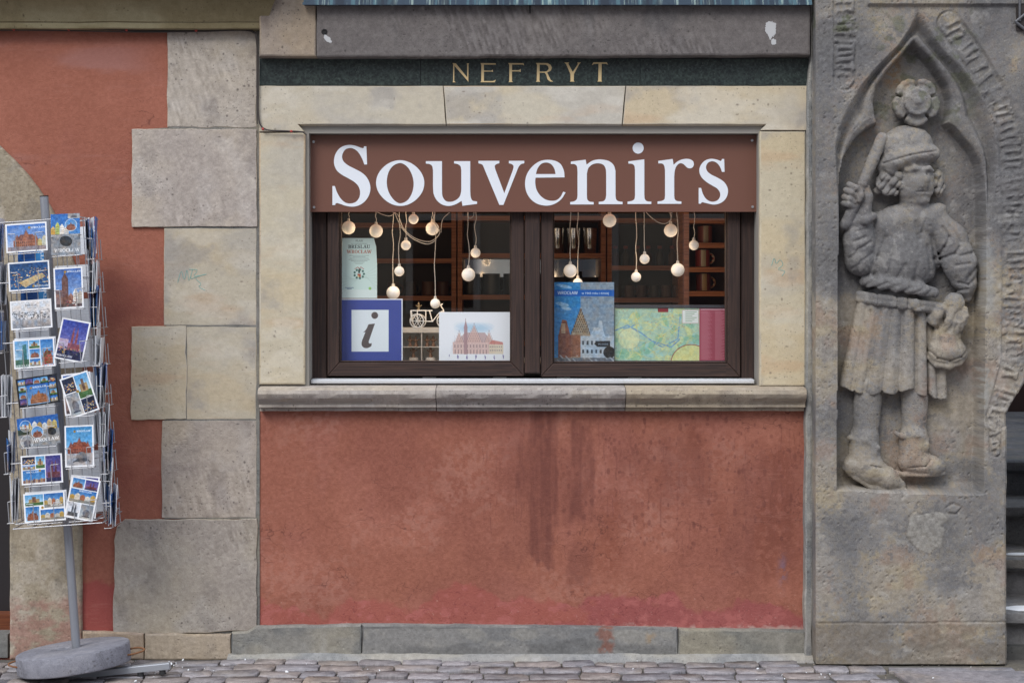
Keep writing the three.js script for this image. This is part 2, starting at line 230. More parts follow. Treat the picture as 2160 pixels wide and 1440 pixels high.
// ---------------------------------------------------------------- the shop building (one thing; stones, panels and window are its parts)
const shop = thing('shop_building', 'old shop building with red plaster wall, stone quoins and stone-framed display window', 'building');
{
  // plaster left of the window, with the door arch cut out
  const arch = (r, cx, cy, bottom, n = 40) => { const p = [[cx - r, bottom]]; for (let i = 0; i <= n; i++) { const a = Math.PI - Math.PI * i / n; p.push([cx + r * Math.cos(a), cy - r * Math.sin(a)]); } p.push([cx + r, bottom]); return p; };
  const left = slab([[-1400, 1392], [-760, 1392], [545, 1392], [545, 30], [-1400, 30]], -0.18, 0, 0, 0, 1, [arch(440, -322, 682, 1387)]);
  { const p = left.attributes.position, u = left.attributes.uv; for (let i = 0; i < p.count; i++) u.setXY(i, (p.getX(i) * 550 + 1080 + 760) / 1112, (1345 - (1385 - p.getY(i) * 550)) / 1290); }
  mesh('plaster_wall', left, M.redLeft, shop);
  // plaster under the window
  const low = box(PX(544), PX(1702), 0, PY(866), -0.18, 0);
  { const p = low.attributes.position, u = low.attributes.uv; for (let i = 0; i < p.count; i++) u.setXY(i, (p.getX(i) * 550 + 1080 - 545) / 1155, (1330 - (1385 - p.getY(i) * 550)) / 465); }
  mesh('plaster_wall', low, M.redLower, shop);
  // rubble core beside and above the window opening, and the wall above the picture
  mesh('wall_core', box(PX(545), PX(651), PY(866), PY(30), -0.18, -0.001), M.core, shop);
  mesh('wall_core', box(PX(1600), PX(1712), PY(866), PY(30), -0.18, -0.001), M.core, shop);
  mesh('wall_core', box(PX(651), PX(1600), PY(281), PY(30), -0.18, -0.001), M.core, shop);
  mesh('upper_wall', box(-4.51, 3.2, PY(29.9), 8.5, -0.18, 0), M.redPlain, shop);

  // arched door surround and door
  const surround = slab([...arch(492, -322, 682, 1392), ...arch(340, -322, 682, 1392).reverse()], -0.16, 0.022, 0.01, 1.2, 3);
  { const p = surround.attributes.position, u = surround.attributes.uv; for (let i = 0; i < p.count; i++) u.setXY(i, (p.getX(i) * 550 + 1080 + 840) / 1040, (1400 - (1385 - p.getY(i) * 550)) / 1240); }
  const surroundMap = tex(520, 620, (u, v, c) => {
    const x = -840 + u * 1040, y = 1400 - v * 1240; c[0] = 170; c[1] = 158; c[2] = 138; blend(c, [150, 138, 118], 0.75 * sst(0.45, 0.66, fbm(x * 0.012, y * 0.009, 5, 601))); blend(c, [182, 172, 158], 0.6 * sst(0.52, 0.7, fbm(x * 0.02, y * 0.02, 5, 603))); blend(c, [132, 124, 112], 0.5 * sst(0.55, 0.7, fbm(x * 0.04, y * 0.04, 4, 605)));
    blend(c, [158, 120, 108], 0.75 * sst(-30, 30, y - 1262 - (fbm(x * 0.02, y * 0.03, 5, 607) - 0.5) * 160) * sst(0.3, 0.6, fbm(x * 0.04, y * 0.07, 4, 609)));
    blend(c, [96, 88, 80], 0.6 * dots(x * 0.12, y * 0.12, 611, 0.3)); const g = (fbm(x * 0.16, y * 0.16, 3, 613) - 0.5) * 30 + (hash(Math.floor(x), Math.floor(y), 5) - 0.5) * 18; c[0] += g; c[1] += g; c[2] += g;
  });
  mesh('door_surround_stone', surround, std({ map: surroundMap, bumpMap: rep(B.rough, 1.18, 1.41), bumpScale: 0.005, roughness: 0.93 }), shop);
  const door = thing('door', null, null, null, shop);
  mesh('door_leaf', slab(arch(352, -322, 682, 1320), -0.17, -0.13, 0), std({ color: lin(0.018, 0.014, 0.016), roughness: 0.6 }), door);
  mesh('threshold', box(PX(-680), PX(19), PY(1334, -0.08), PY(1294, -0.08), -0.129, -0.07), std({ map: rep(shelfTex, 1, 2), color: lin(0.35, 0.28, 0.24) }), door);
  mesh('door_step', box(PX(-700), PX(17), 0, PY(1338, 0.012), -0.128, 0.012), stoneMat(T.plinth, B.pitted, null, 0.5, 0.2), door);

  // quoin stones (columns and rows of the photograph)
  const Q = [
    [rectPx(352, 63, 540, 268), 0.007, [0.98, 0.97, 0.95], 3], [rectPx(277, 272, 541, 478), 0.011, [1.06, 1.04, 1.02], 2.4], [rectPx(345, 481, 540, 686), 0.006, [1.08, 1.06, 0.98], 1.6],
    [[[276, 884], [340, 884], [392, 883], [392, 688], [276, 689]], 0.01, [1.1, 1.06, 0.98], 3.4], [rectPx(393, 689, 540, 884), 0.006, [1.06, 1.03, 0.97], 1.5],
    [rectPx(340, 887, 540, 1092), 0.0065, [0.86, 0.83, 0.81], 2], [[[238, 1334], [400, 1335], [541, 1330], [541, 1095], [262, 1096], [246, 1110], [240, 1140]], 0.013, [0.86, 0.85, 0.82], 3]];
  Q.forEach(([p, z, c, j], i) => mesh('quoin_stone', slab(p, -0.05, z, 0.0022, j, 40 + i * 7), stoneMat(i > 1 && i < 5 ? T.pale : T.quoin, i > 1 && i < 5 ? B.soft : B.rough, i > 1 && i < 5 ? lin(0.84, 0.82, 0.8) : lin(...c), i * 0.37, i * 0.61, i > 1 && i < 5 ? 0.004 : 0.006), shop));
  mesh('mortar_joint', slab(roughPoly([[346, 1094], [538, 1094], [538, 66], [356, 66], [356, 270], [282, 272], [282, 476], [350, 480], [350, 690], [282, 690], [282, 880], [346, 884]], 1.5, 14, 9), -0.05, 0.0056, 0), M.mortar, shop);
  mesh('mortar_joint', slab(roughPoly([[172, 1392], [560, 1392], [560, 1318], [500, 1326], [244, 1326], [240, 1331], [172, 1329]], 1.2, 14, 19), -0.05, 0.0045, 0), M.mortar, shop);
  mesh('mortar_joint', slab(roughPoly([[537, 1330], [547, 1330], [547, 64], [537, 64]], 0.8, 14, 29), -0.05, 0.0052, 0), M.mortar, shop);
  const teal = std({ color: lin(0.2, 0.42, 0.38), roughness: 0.8 }), scrib = (q, z) => tube(q.map(([x, y]) => V(x, y, z)), 0.0011, 30, 4);
  mesh('graffiti_stroke', scrib([[374, 596], [382, 572], [388, 590], [394, 568], [398, 592], [406, 566], [402, 588], [412, 584]], 0.0062), teal, shop); mesh('graffiti_stroke', scrib([[398, 568], [416, 570], [408, 582], [436, 578], [412, 586], [424, 600], [418, 604], [432, 612]], 0.0062), teal, shop);
  mesh('graffiti_stroke', scrib([[1628, 560], [1634, 544], [1638, 556], [1646, 548], [1652, 558], [1642, 568], [1656, 572], [1650, 582]], 0.0162), teal, shop);
  // stones of the foot of the wall
  const foot = [[[[172, 1392], [302, 1392], [302, 1336], [172, 1332]], 0.022, [0.84, 0.74, 0.66]], [[[303, 1392], [486, 1392], [486, 1338], [380, 1337], [303, 1336]], 0.026, [0.92, 0.85, 0.74]],
    [[[487, 1392], [762, 1392], [762, 1318], [540, 1322], [520, 1332], [487, 1334]], 0.03, [1.22, 1.2, 1.16]], [[[763, 1392], [1430, 1392], [1430, 1325], [1100, 1320], [763, 1317]], 0.03, [0.95, 0.97, 1.0]], [[[1431, 1392], [1700, 1392], [1700, 1330], [1431, 1326]], 0.029, [1.2, 1.16, 1.06]],
    [[[-1400, 1392], [-820, 1392], [-820, 1330], [-1400, 1330]], 0.024, [1, 0.95, 0.88]]];
  const stained = tex(700, 64, (u, v, c) => {                   // the long plinth stone, with its run-off of red plaster
    const px = 763 + u * 667, py = 1392 - v * 70; c[0] = 132; c[1] = 130; c[2] = 127; blend(c, [116, 116, 116], 0.8 * sst(0.45, 0.7, fbm(px * 0.012, py * 0.03, 5, 501))); blend(c, [150, 146, 138], 0.6 * sst(0.52, 0.7, fbm(px * 0.02, py * 0.03, 5, 503))); blend(c, [98, 97, 96], 0.6 * sst(0.56, 0.7, fbm(px * 0.008 + 4, py * 0.03, 5, 505)));
    blend(c, [134, 84, 70], 0.7 * bar(px + (fbm(px * 0.07, py * 0.06, 4, 507) - 0.5) * 34, py, 1262, 1290, 1300, 1372, 9, 8) * sst(0.3, 0.6, fbm(px * 0.09, py * 0.09, 3, 509) + 0.12)); blend(c, [160, 134, 104], 0.6 * bar(px, py, 1362, 1382, 1332, 1352, 6, 6) * sst(0.4, 0.6, fbm(px * 0.1, py * 0.1, 3, 511)));
    const g = (fbm(px * 0.2, py * 0.2, 3, 513) - 0.5) * 26 + (hash(Math.floor(px), Math.floor(py), 7) - 0.5) * 14; c[0] += g; c[1] += g; c[2] += g;
  });
  foot.forEach(([p, z, c], i) => mesh('plinth_stone', slab(p, -0.04, z, 0.007, 2, 60 + i * 5), i === 3 ? std({ map: rep(stained, 550 / 667, 550 / 70, 317 / 667, 7 / 70), bumpMap: rep(B.pitted, 1 / TILE), bumpScale: 0.004, roughness: 0.92 }) : stoneMat(i < 2 ? T.quoin : T.plinth, B.pitted, lin(...c), i * 0.43, i * 0.29, 0.006), shop));
  // window surround: lintel of three stones with a splayed soffit; each stone is face and splay in one piece
  const lintel = (face, f0, f1, s0, s1, c, k) => {
    const zf = 0.02, zb = -0.075, ym = PY(262, zf), yb = PY(279.5, zb), n = 18, P = [], U = [], I = [];
    [[ym, zf - 0.002, f0, f1, zf], [mix(ym, yb, 0.5), mix(zf, zb, 0.5), mix(f0, s0, 0.5), mix(f1, s1, 0.5), zf], [yb, zb, s0, s1, zb], [yb + 0.03, zb - 0.01, s0, s1, zb]].forEach(([y, z, x0, x1, zz], r) => { for (let i = 0; i <= n; i++) { const x = mix(PX(x0, zz), PX(x1, zz), i / n); P.push(x, y + (r === 1 ? (fbm(x * 20, k, 3, 5) - 0.5) * 0.003 : 0), z); U.push(x, y + z); } });
    for (let r = 0; r < 3; r++) for (let i = 0; i < n; i++) { const p = r * (n + 1) + i, q = p + n + 1; I.push(p, q, p + 1, p + 1, q, q + 1); }
    const g = new THREE.BufferGeometry(); g.setIndex(I); g.setAttribute('position', new THREE.Float32BufferAttribute(P, 3)); g.setAttribute('uv', new THREE.Float32BufferAttribute(U, 2)); g.computeVertexNormals();
    mesh('lintel_stone', join([slab(face, -0.05, zf, 0.0025, 0.8, k * 9), toCreasedNormals(g, 0.5)]), stoneMat(T.pale, B.soft, lin(...c), k * 0.31, k * 0.57, 0.002), shop);
  };
  lintel([[546, 277], [641, 277], [628, 262], [940, 262], [934, 181], [546, 181]], 628, 940, 650, 942, [0.97, 0.96, 0.95], 1); lintel([[942, 262], [1312, 262], [1319.5, 181], [935.5, 181]], 942, 1312, 944, 1311, [1.02, 1.02, 1.02], 2); lintel([[1314, 262], [1617, 262], [1604.5, 274.5], [1705, 274.5], [1705, 181], [1321, 181]], 1314, 1617, 1313, 1601, [1.0, 0.97, 0.92], 3);
  mesh('jamb_stone', slab(rectPx(546, 279, 643, 811), -0.17, 0.016, 0.006, 1, 71), stoneMat(T.pale, B.soft, lin(0.97, 0.95, 0.9), 1.3, 0.2, 0.003), shop);
  mesh('jamb_stone', slab(rectPx(1603, 276, 1700, 814), -0.17, 0.016, 0.006, 1, 73), stoneMat(T.pale, B.soft, lin(0.98, 0.95, 0.87), 0.6, 0.8, 0.003), shop);
  // moulded sill of three stones
  const sillProfile = (z0) => [[-0.17, 818], [-0.02, 813], [0.062, 818], [0.078, 823], [0.083, 831], [0.077, 840], [0.058, 847], [0.05, 853], [0.052, 858.5], [0.03, 859.5], [0.031, 866.5], [-0.17, 867]];
  const sill = (x0, x1, c, k) => {
    const sh = new THREE.Shape(sillProfile().map(([z, y]) => new THREE.Vector2(-z, PY(y, Math.max(z, 0))))), w = PX(x1, 0.06) - PX(x0, 0.06);
    const g = new THREE.ExtrudeGeometry(sh, { depth: w, bevelEnabled: false, steps: 20 }); g.rotateY(Math.PI / 2); g.translate(PX(x0, 0.06), 0, 0);
    const p = g.attributes.position; for (let i = 0; i < p.count; i++) if (p.getZ(i) > 0) { const x = p.getX(i), y = p.getY(i); p.setZ(i, p.getZ(i) + (fbm(x * 14, y * 60, 4, 5 + k) - 0.5) * 0.006); p.setY(i, y + (fbm(x * 20, y * 40, 3, 9 + k) - 0.5) * 0.003); }
    g.computeVertexNormals(); mesh('sill_stone', boxUV(toCreasedNormals(g, 0.6)), stoneMat(T.quoin, B.soft, lin(...c), k * 0.4, k * 0.3, 0.003), shop);
  };
  sill(545, 919, [0.92, 0.92, 0.92], 1); sill(920.5, 1319, [0.84, 0.85, 0.88], 2); sill(1320.5, 1700, [0.86, 0.81, 0.7], 3);

  // grey band and granite name band
  mesh('band_stone', slab(rectPx(546, -60, 666, 119), -0.05, 0.068, 0.007, 1.5, 81), stoneMat(T.quoin, B.rough, lin(0.7, 0.64, 0.58), 0.8, 0.1, 0.004), shop);
  mesh('band_stone', slab([[667, 120], [1110, 119], [1711, 116], [1711, 2], [667, 4]], -0.05, 0.072, 0.008, 1.5, 83), stoneMat(T.grey, B.rough, lin(0.84, 0.85, 0.84), 0.2, 0.6, 0.005), shop);
  const patchMat = std({ color: lin(0.5, 0.5, 0.5), roughness: 0.95 });
  const ragged = (cx, cy, rx, ry, rot, s, n = 64) => Array.from({ length: n }, (_, i) => { const t = i / n * Math.PI * 2, r = 0.55 + 0.75 * fbm(Math.cos(t) * 2 + s, Math.sin(t) * 2, 4, s) + 0.14 * (hash(i, s, 3) - 0.5), x = Math.cos(t) * rx * r, y = Math.sin(t) * ry * r; return [cx + x * Math.cos(rot) - y * Math.sin(rot), cy + x * Math.sin(rot) + y * Math.cos(rot)]; });
  mesh('filler_patch', slab(ragged(1627, 62, 12, 20, -0.2, 3), 0.0715, 0.0736, 0.0008), patchMat, shop); mesh('filler_patch', slab(ragged(1632, 88, 6, 7, 0, 5, 30), 0.0715, 0.0731, 0.0005), patchMat, shop); mesh('filler_patch', slab(ragged(691, 82, 5, 13, -0.7, 7, 40), 0.0715, 0.0732, 0.0006), patchMat, shop);
  { const g = new THREE.TorusGeometry(0.0085, 0.003, 6, 16); g.translate(PX(684, 0.072), PY(67, 0.072), 0.0725); mesh('drill_hole', join([g, (() => { const d = new THREE.CylinderGeometry(0.0075, 0.0075, 0.002, 14); d.rotateX(Math.PI / 2); d.translate(PX(684, 0.072), PY(67, 0.072), 0.0726); return d; })()]), M.dark, shop); }
  mesh('hook', rod(V(1118, 8, 0.078), V(1118, 28, 0.078), 0.003), M.dark, shop);
  const granite = (x0, x1, k) => mesh('granite_panel', slab(rectPx(x0, 123, x1, 180), -0.04, 0.012 + k * 0.0012, 0.0015), std({ map: rep(T.granite, 1.6, 1.6, k * 0.37, k * 0.21), roughness: 0.34 }), shop);
  granite(547, 886.5, 0); const nameSlab = granite(887.3, 1350, 1); granite(1350.8, 1706, 0.5);
  const name = {
    N: [[88, 78, 128, 80, 272, 258, 272, 100, 266, 80, 296, 80, 289, 100, 287, 318, 276, 300, 110, 112, 108, 305, 128, 320, 88, 320, 94, 305, 95, 100]],
    E: [[440, 78, 632, 80, 635, 98, 622, 97, 484, 97, 484, 172, 575, 175, 596, 160, 600, 190, 575, 183, 484, 186, 484, 305, 600, 305, 635, 288, 620, 320, 438, 320, 450, 305, 452, 100]],
    F: [[793, 78, 985, 78, 993, 108, 975, 96, 840, 96, 840, 168, 930, 168, 950, 150, 950, 192, 930, 183, 840, 183, 840, 305, 850, 318, 796, 318, 806, 305, 806, 100]],
    R: [[1143, 76, 1290, 78, 1330, 100, 1345, 135, 1335, 170, 1300, 190, 1285, 195, 1310, 250, 1330, 290, 1362, 312, 1325, 312, 1290, 285, 1275, 230, 1255, 200, 1190, 198, 1188, 300, 1198, 314, 1143, 314, 1153, 300, 1157, 100], [1190, 96, 1270, 98, 1300, 120, 1305, 150, 1285, 178, 1250, 186, 1190, 186]],
    Y: [[1503, 70, 1565, 70, 1553, 85, 1610, 190, 1675, 90, 1668, 70, 1712, 70, 1690, 95, 1625, 215, 1622, 300, 1634, 312, 1572, 312, 1582, 300, 1580, 215, 1525, 90]],
    T: [[1870, 68, 2040, 68, 2055, 98, 2030, 86, 1977, 86, 1973, 298, 1982, 312, 1922, 312, 1932, 298, 1936, 86, 1880, 88, 1852, 105]],
  };
  const pairs = (a) => { const r = []; for (let i = 0; i < a.length; i += 2) r.push([940 + a[i] / 6, 120 + a[i + 1] / 6]); return r; };
  for (const k of Object.keys(name)) mesh('letter', slab(pairs(name[k][0]), 0.0125, 0.0146, 0, 0, 1, name[k].slice(1).map(pairs)), M.gold, nameSlab);

  // metal flashing over the band, cornice over the left part
  mesh('metal_flashing', (() => { const g = join([box(PX(640, 0.1), PX(1713, 0.1), PY(9, 0.1), PY(-26, 0.1), -0.05, 0.1), box(PX(638, 0.1), PX(1713, 0.1), PY(10.5, 0.1), PY(5, 0.1), 0.1, 0.106)]); return g; })(),
    std({ map: tex(512, 64, (u, v, c) => { c[0] = 62; c[1] = 78; c[2] = 94; blend(c, [96, 132, 142], 0.8 * sst(0.5, 0.7, fbm(u * 60, v * 6, 4, 5))); blend(c, [176, 196, 186], 0.8 * sst(0.66, 0.74, fbm(u * 130, v * 12, 3, 8))); blend(c, [44, 52, 64], 0.7 * sst(0.5, 0.7, fbm(u * 40 + 7, v * 5, 4, 9))); }), roughness: 0.6, metalness: 0.2 }), shop);
  {
    const prof = [[-0.05, 60], [0.05, 60], [0.053, 58], [0.053, 47], [0.058, 45], [0.066, 36], [0.082, 20], [0.105, 4], [0.135, -10], [0.17, -20], [0.18, -24], [0.18, -60], [-0.05, -60]];
    const sh = new THREE.Shape(prof.map(([z, y]) => new THREE.Vector2(-z, PY(y, 0.06)))), x0 = -4.5, x1 = PX(563, 0.05), g = new THREE.ExtrudeGeometry(sh, { depth: x1 - x0, bevelEnabled: false, steps: 30 });
    g.rotateY(Math.PI / 2); g.translate(x0, 0, 0);
    const p = g.attributes.position; for (let i = 0; i < p.count; i++) { const z = p.getZ(i); if (p.getX(i) > x1 - 0.01) p.setX(i, x1 + Math.max(0, z - 0.053) * 0.75); else if (z > 0) p.setY(i, p.getY(i) + (fbm(p.getX(i) * 6, 1, 3, 3) - 0.5) * 0.006); }
    g.computeVertexNormals(); mesh('cornice', boxUV(toCreasedNormals(g, 0.45)), stoneMat(T.cornice, B.soft, null, 0.1, 0.3, 0.002), shop);
  }
  // mortar strip where the wall meets the carved pillar
  mesh('mortar_joint', slab([[1698, 1400], [1714, 1400], [1716, 700], [1716, -40], [1711, -40], [1711, 118], [1704, 180], [1702, 700]], -0.1, 0.045, 0.006, 2, 91), stoneMat(T.plinth, B.soft, lin(1.5, 1.5, 1.5), 0.2, 0.9, 0.004), shop);

  // display window
  const win = thing('display_window', null, null, null, shop), zs = -0.085, zfz = -0.1;
  const bx = (n, x0, x1, y0, y1, z0, z1, m, b = 0.003) => mesh(n, chamferBox(PX(x0, z1), PX(x1, z1), PY(y1, z1), PY(y0, z1), z0, z1, b), m, win);
  bx('frame_post', 653, 689, 284, 799, -0.175, zfz, M.frameV); bx('frame_post', 1563, 1596, 284, 799, -0.175, zfz, M.frameV);
  bx('frame_head', 689.3, 1562.7, 284, 320, -0.175, zfz - 0.002, M.frameH); bx('frame_sill', 689.3, 1562.7, 794, 812, -0.175, -0.135, M.frameH);
  const sash = (a, b, ga, gb, y1) => {
    const mitre = (n, pts, m) => mesh(n, slab(pts, -0.14, zs, 0.004), m, win);
    mitre('sash_stile', [[a, y1 + 28], [ga, y1], [ga, 330], [a, 322]], M.frameV); mitre('sash_stile', [[gb, y1], [b, y1 + 28], [b, 322], [gb, 330]], M.frameV);
    mitre('sash_rail', [[a, y1 + 28.4], [b, y1 + 28.4], [gb, y1 + 0.4], [ga, y1 + 0.4]], M.frameH); mitre('sash_rail', [[ga, 331], [gb, 331], [b, 321.5], [a, 321.5]], M.frameH);
    mesh('glazing_bead', join([chamferBox(PX(ga, zs), PX(gb, zs), PY(y1, zs), PY(y1 - 3.2, zs), -0.135, zs - 0.012, 0.002), chamferBox(PX(ga, zs), PX(ga + 3, zs), PY(y1 - 3.4, zs), PY(332, zs), -0.135, zs - 0.012, 0.002), chamferBox(PX(gb - 3, zs), PX(gb, zs), PY(y1 - 3.4, zs), PY(332, zs), -0.135, zs - 0.012, 0.002)]), M.frameV, win);
    mesh('pane', box(PX(ga - 4, -0.12), PX(gb + 4, -0.12), PY(y1 + 4, -0.12), PY(327, -0.12), -0.122, -0.118), M.glass, win);
  };
  sash(690, 1105.5, 715, 1078.5, 764.5); sash(1141, 1562, 1166.5, 1535.5, 766);
  bx('astragal', 1107, 1139.5, 322, 787, -0.14, -0.072, M.frameV, 0.005);
  bx('drip_rail', 655, 1592, 801.5, 809, -0.12, -0.03, M.alu, 0.0025); bx('drip_rail', 658, 1590, 799.2, 801, -0.12, -0.045, M.alu, 0.001);
  for (const x of [891, 1040, 1175, 1326]) bx('drain_cap', x, x + 28, 795.5, 800.5, -0.133, -0.1, std({ color: lin(0.42, 0.41, 0.38) }), 0.001);
  mesh('gap_seal', box(PX(689.3, -0.14), PX(1562.7, -0.14), PY(799, -0.14), PY(794.5, -0.14), -0.134, -0.132), M.dark, win);
}
// thin black cables clipped under the cornice and down beside the window
{
  const path = [[-700, 58], [-200, 60], [0, 62], [100, 61], [220, 62], [300, 65], [400, 64], [500, 62], [530, 64], [540, 72], [543, 100], [544, 180], [544.5, 240], [549, 264], [560, 273], [600, 276], [640, 279], [646, 284]];
  const pts = path.map(([x, y], i) => V(x, y, i < 9 ? 0.028 : 0.03));
  const cable = thing('cable', 'thin dark cable clipped under the cornice and down beside the window lintel', 'cable');
  mesh('cord', tube(pts, 0.0032, 160, 6), M.cable, cable);
  mesh('cord', tube([[-700, 64], [-100, 65.5], [40, 63.5], [160, 65], [290, 67.5], [420, 66.5], [520, 64.8], [536, 69], [540.5, 90], [541.5, 180], [542, 262]].map(([x, y]) => V(x, y, 0.031)), 0.0025, 120, 6), M.cable, cable);
  for (const [x, y] of [[28, 62], [144, 62], [266, 63], [413, 64], [554, 272], [614, 277], [-140, 61]]) { const g = new THREE.SphereGeometry(0.0055, 8, 6); const q = V(x, y, 0.035); g.translate(q.x, q.y, q.z); mesh('clip', g, M.clip, cable); }
}

// ---------------------------------------------------------------- Souvenirs sign
{
  const sign = thing('shop_sign', 'brown Souvenirs sign board with large white serif letters above the window', 'sign'), zf = -0.045;
  mesh('board', chamferBox(PX(653, zf), PX(1600, zf), PY(447, zf), PY(284, zf), zf - 0.006, zf, 0.0015), std({ color: lin(0.168, 0.073, 0.05), roughness: 0.42 }), sign);
  for (const [x, y] of [[661, 299], [1587, 296], [662, 437], [1588, 436]]) { const g = new THREE.CylinderGeometry(0.005, 0.005, 0.004, 10); g.rotateX(Math.PI / 2); const q = V(x, y, zf + 0.002); g.translate(q.x, q.y, q.z); mesh('screw', g, M.steel, sign); }
  const A = 680, Bc = 960, C = 1240;
  // each glyph: origin column, then contours; a contour is a list of runs sharing end points: two points = straight, more = curve
  const G = [
    [A, [[[645, 128], [655, 395]], [[655, 395], [615, 397]], [[615, 397], [572, 290], [505, 195], [415, 153], [330, 180], [287, 270], [305, 345], [370, 405], [480, 462], [590, 525], [660, 600], [700, 700], [700, 790], [660, 890], [590, 965], [500, 1008], [420, 1015], [330, 1000], [260, 975], [212, 962]], [[212, 962], [192, 970], [185, 992]], [[185, 992], [145, 992]], [[145, 992], [145, 712]], [[145, 712], [180, 712]], [[180, 712], [215, 810], [270, 900], [335, 955], [410, 970], [490, 945], [540, 880], [552, 800], [530, 720], [470, 655], [380, 600], [290, 550], [215, 490], [175, 410], [168, 330], [195, 230], [255, 155], [330, 118], [410, 108], [490, 122], [550, 145], [595, 158]], [[595, 158], [606, 148], [610, 128]], [[610, 128], [645, 128]]]],
    [A, [[[1141, 333], [1280, 365], [1400, 450], [1475, 560], [1497, 670], [1470, 790], [1390, 900], [1270, 980], [1141, 1005], [1010, 975], [890, 890], [812, 780], [787, 665], [812, 550], [890, 440], [1005, 362], [1141, 333]]], [[[1138, 375], [1045, 410], [975, 500], [945, 640], [965, 780], [1030, 895], [1100, 955], [1148, 967], [1240, 930], [1310, 830], [1340, 690], [1320, 560], [1260, 445], [1190, 388], [1138, 375]]]],
    [A, [[[1520, 347], [1757, 347]], [[1757, 347], [1757, 750]], [[1757, 750], [1765, 860], [1810, 930], [1885, 945], [1960, 920], [2015, 870], [2036, 810], [2041, 750]], [[2041, 750], [2041, 480]], [[2041, 480], [2028, 420], [1990, 392], [1935, 380]], [[1935, 380], [1935, 347]], [[1935, 347], [2173, 347]], [[2173, 347], [2173, 780]], [[2173, 780], [2180, 870], [2205, 925], [2273, 940]], [[2273, 940], [2273, 975]], [[2273, 975], [2058, 1003]], [[2058, 1003], [2046, 930]], [[2046, 930], [1960, 980], [1860, 1005], [1760, 985], [1680, 920], [1635, 830], [1625, 720]], [[1625, 720], [1625, 480]], [[1625, 480], [1612, 420], [1580, 392], [1520, 382]], [[1520, 382], [1520, 347]]]],
    [Bc, [[[342, 342], [650, 342]], [[650, 342], [650, 378]], [[650, 378], [610, 390], [583, 415], [592, 470]], [[592, 470], [723, 818]], [[723, 818], [848, 480]], [[848, 480], [858, 420], [835, 392], [790, 378]], [[790, 378], [790, 342]], [[790, 342], [1017, 342]], [[1017, 342], [1017, 378]], [[1017, 378], [970, 392], [935, 430], [905, 500]], [[905, 500], [710, 990]], [[710, 990], [650, 990]], [[650, 990], [425, 450]], [[425, 450], [405, 405], [380, 388], [342, 380]], [[342, 380], [342, 342]]]],
    [Bc, [[[1610, 585], [1600, 490], [1555, 395], [1480, 345], [1360, 327], [1240, 350], [1130, 430], [1055, 540], [1028, 665], [1045, 790], [1100, 890], [1190, 965], [1300, 998], [1400, 995], [1500, 955], [1570, 895], [1625, 808]], [[1625, 808], [1590, 795]], [[1590, 795], [1550, 870], [1490, 920], [1420, 930], [1330, 910], [1250, 850], [1195, 760], [1178, 660], [1182, 590]], [[1182, 590], [1610, 585]]], [[[1187, 537], [1215, 450], [1270, 385], [1340, 367], [1410, 390], [1460, 460], [1477, 537]], [[1477, 537], [1187, 537]]]],
    [Bc, [[[1702, 353], [1920, 325]], [[1920, 325], [1933, 398]], [[1933, 398], [2010, 345], [2100, 322], [2180, 325], [2270, 350], [2335, 410], [2359, 490]], [[2359, 490], [2359, 850]], [[2359, 850], [2370, 910], [2400, 935], [2463, 945]], [[2463, 945], [2463, 980]], [[2463, 980], [2112, 980]], [[2112, 980], [2112, 945]], [[2112, 945], [2180, 935], [2210, 905], [2222, 850]], [[2222, 850], [2222, 560]], [[2222, 560], [2215, 460], [2180, 400], [2100, 378], [2020, 395], [1960, 450], [1938, 530]], [[1938, 530], [1938, 850]], [[1938, 850], [1945, 910], [1975, 940], [2038, 948]], [[2038, 948], [2038, 983]], [[2038, 983], [1692, 983]], [[1692, 983], [1692, 948]], [[1692, 948], [1755, 935], [1790, 905], [1800, 850]], [[1800, 850], [1800, 500]], [[1800, 500], [1790, 420], [1760, 393], [1702, 388]], [[1702, 388], [1702, 353]]]],
    [C, [[[597, 350], [832, 320]], [[832, 320], [832, 840]], [[832, 840], [840, 905], [870, 935], [935, 942]], [[935, 942], [935, 977]], [[935, 977], [585, 977]], [[585, 977], [585, 942]], [[585, 942], [650, 930], [685, 905], [695, 850]], [[695, 850], [695, 480]], [[695, 480], [685, 415], [655, 388], [597, 383]], [[597, 383], [597, 350]]]],
    [C, [[[1038, 343], [1250, 314]], [[1250, 314], [1262, 400]], [[1262, 400], [1330, 345], [1420, 315], [1500, 318], [1550, 350], [1560, 400], [1540, 440], [1500, 453], [1460, 440], [1420, 400], [1385, 380], [1340, 385], [1300, 430], [1280, 490], [1272, 570]], [[1272, 570], [1272, 850]], [[1272, 850], [1280, 905], [1310, 932], [1378, 940]], [[1378, 940], [1378, 974]], [[1378, 974], [1026, 974]], [[1026, 974], [1026, 940]], [[1026, 940], [1090, 930], [1128, 905], [1137, 850]], [[1137, 850], [1137, 480]], [[1137, 480], [1125, 415], [1100, 385], [1038, 380]], [[1038, 380], [1038, 343]]]],
    [C, [[[1975, 315], [2007, 315]], [[2007, 315], [2013, 505]], [[2013, 505], [1975, 505]], [[1975, 505], [1945, 430], [1895, 370], [1830, 348], [1770, 370], [1740, 430], [1755, 490], [1810, 540], [1900, 585], [1990, 640], [2045, 710], [2063, 780], [2045, 870], [1990, 940], [1920, 975], [1850, 985], [1770, 970], [1690, 950]], [[1690, 950], [1672, 956], [1665, 972]], [[1665, 972], [1632, 972]], [[1632, 972], [1632, 740]], [[1632, 740], [1668, 740]], [[1668, 740], [1695, 830], [1740, 900], [1800, 938], [1850, 943], [1910, 920], [1945, 870], [1945, 810], [1905, 750], [1840, 710], [1750, 655], [1680, 590], [1645, 520], [1645, 450], [1680, 380], [1740, 330], [1820, 312], [1890, 322], [1955, 345]], [[1955, 345], [1968, 334], [1975, 315]]]],
  ];
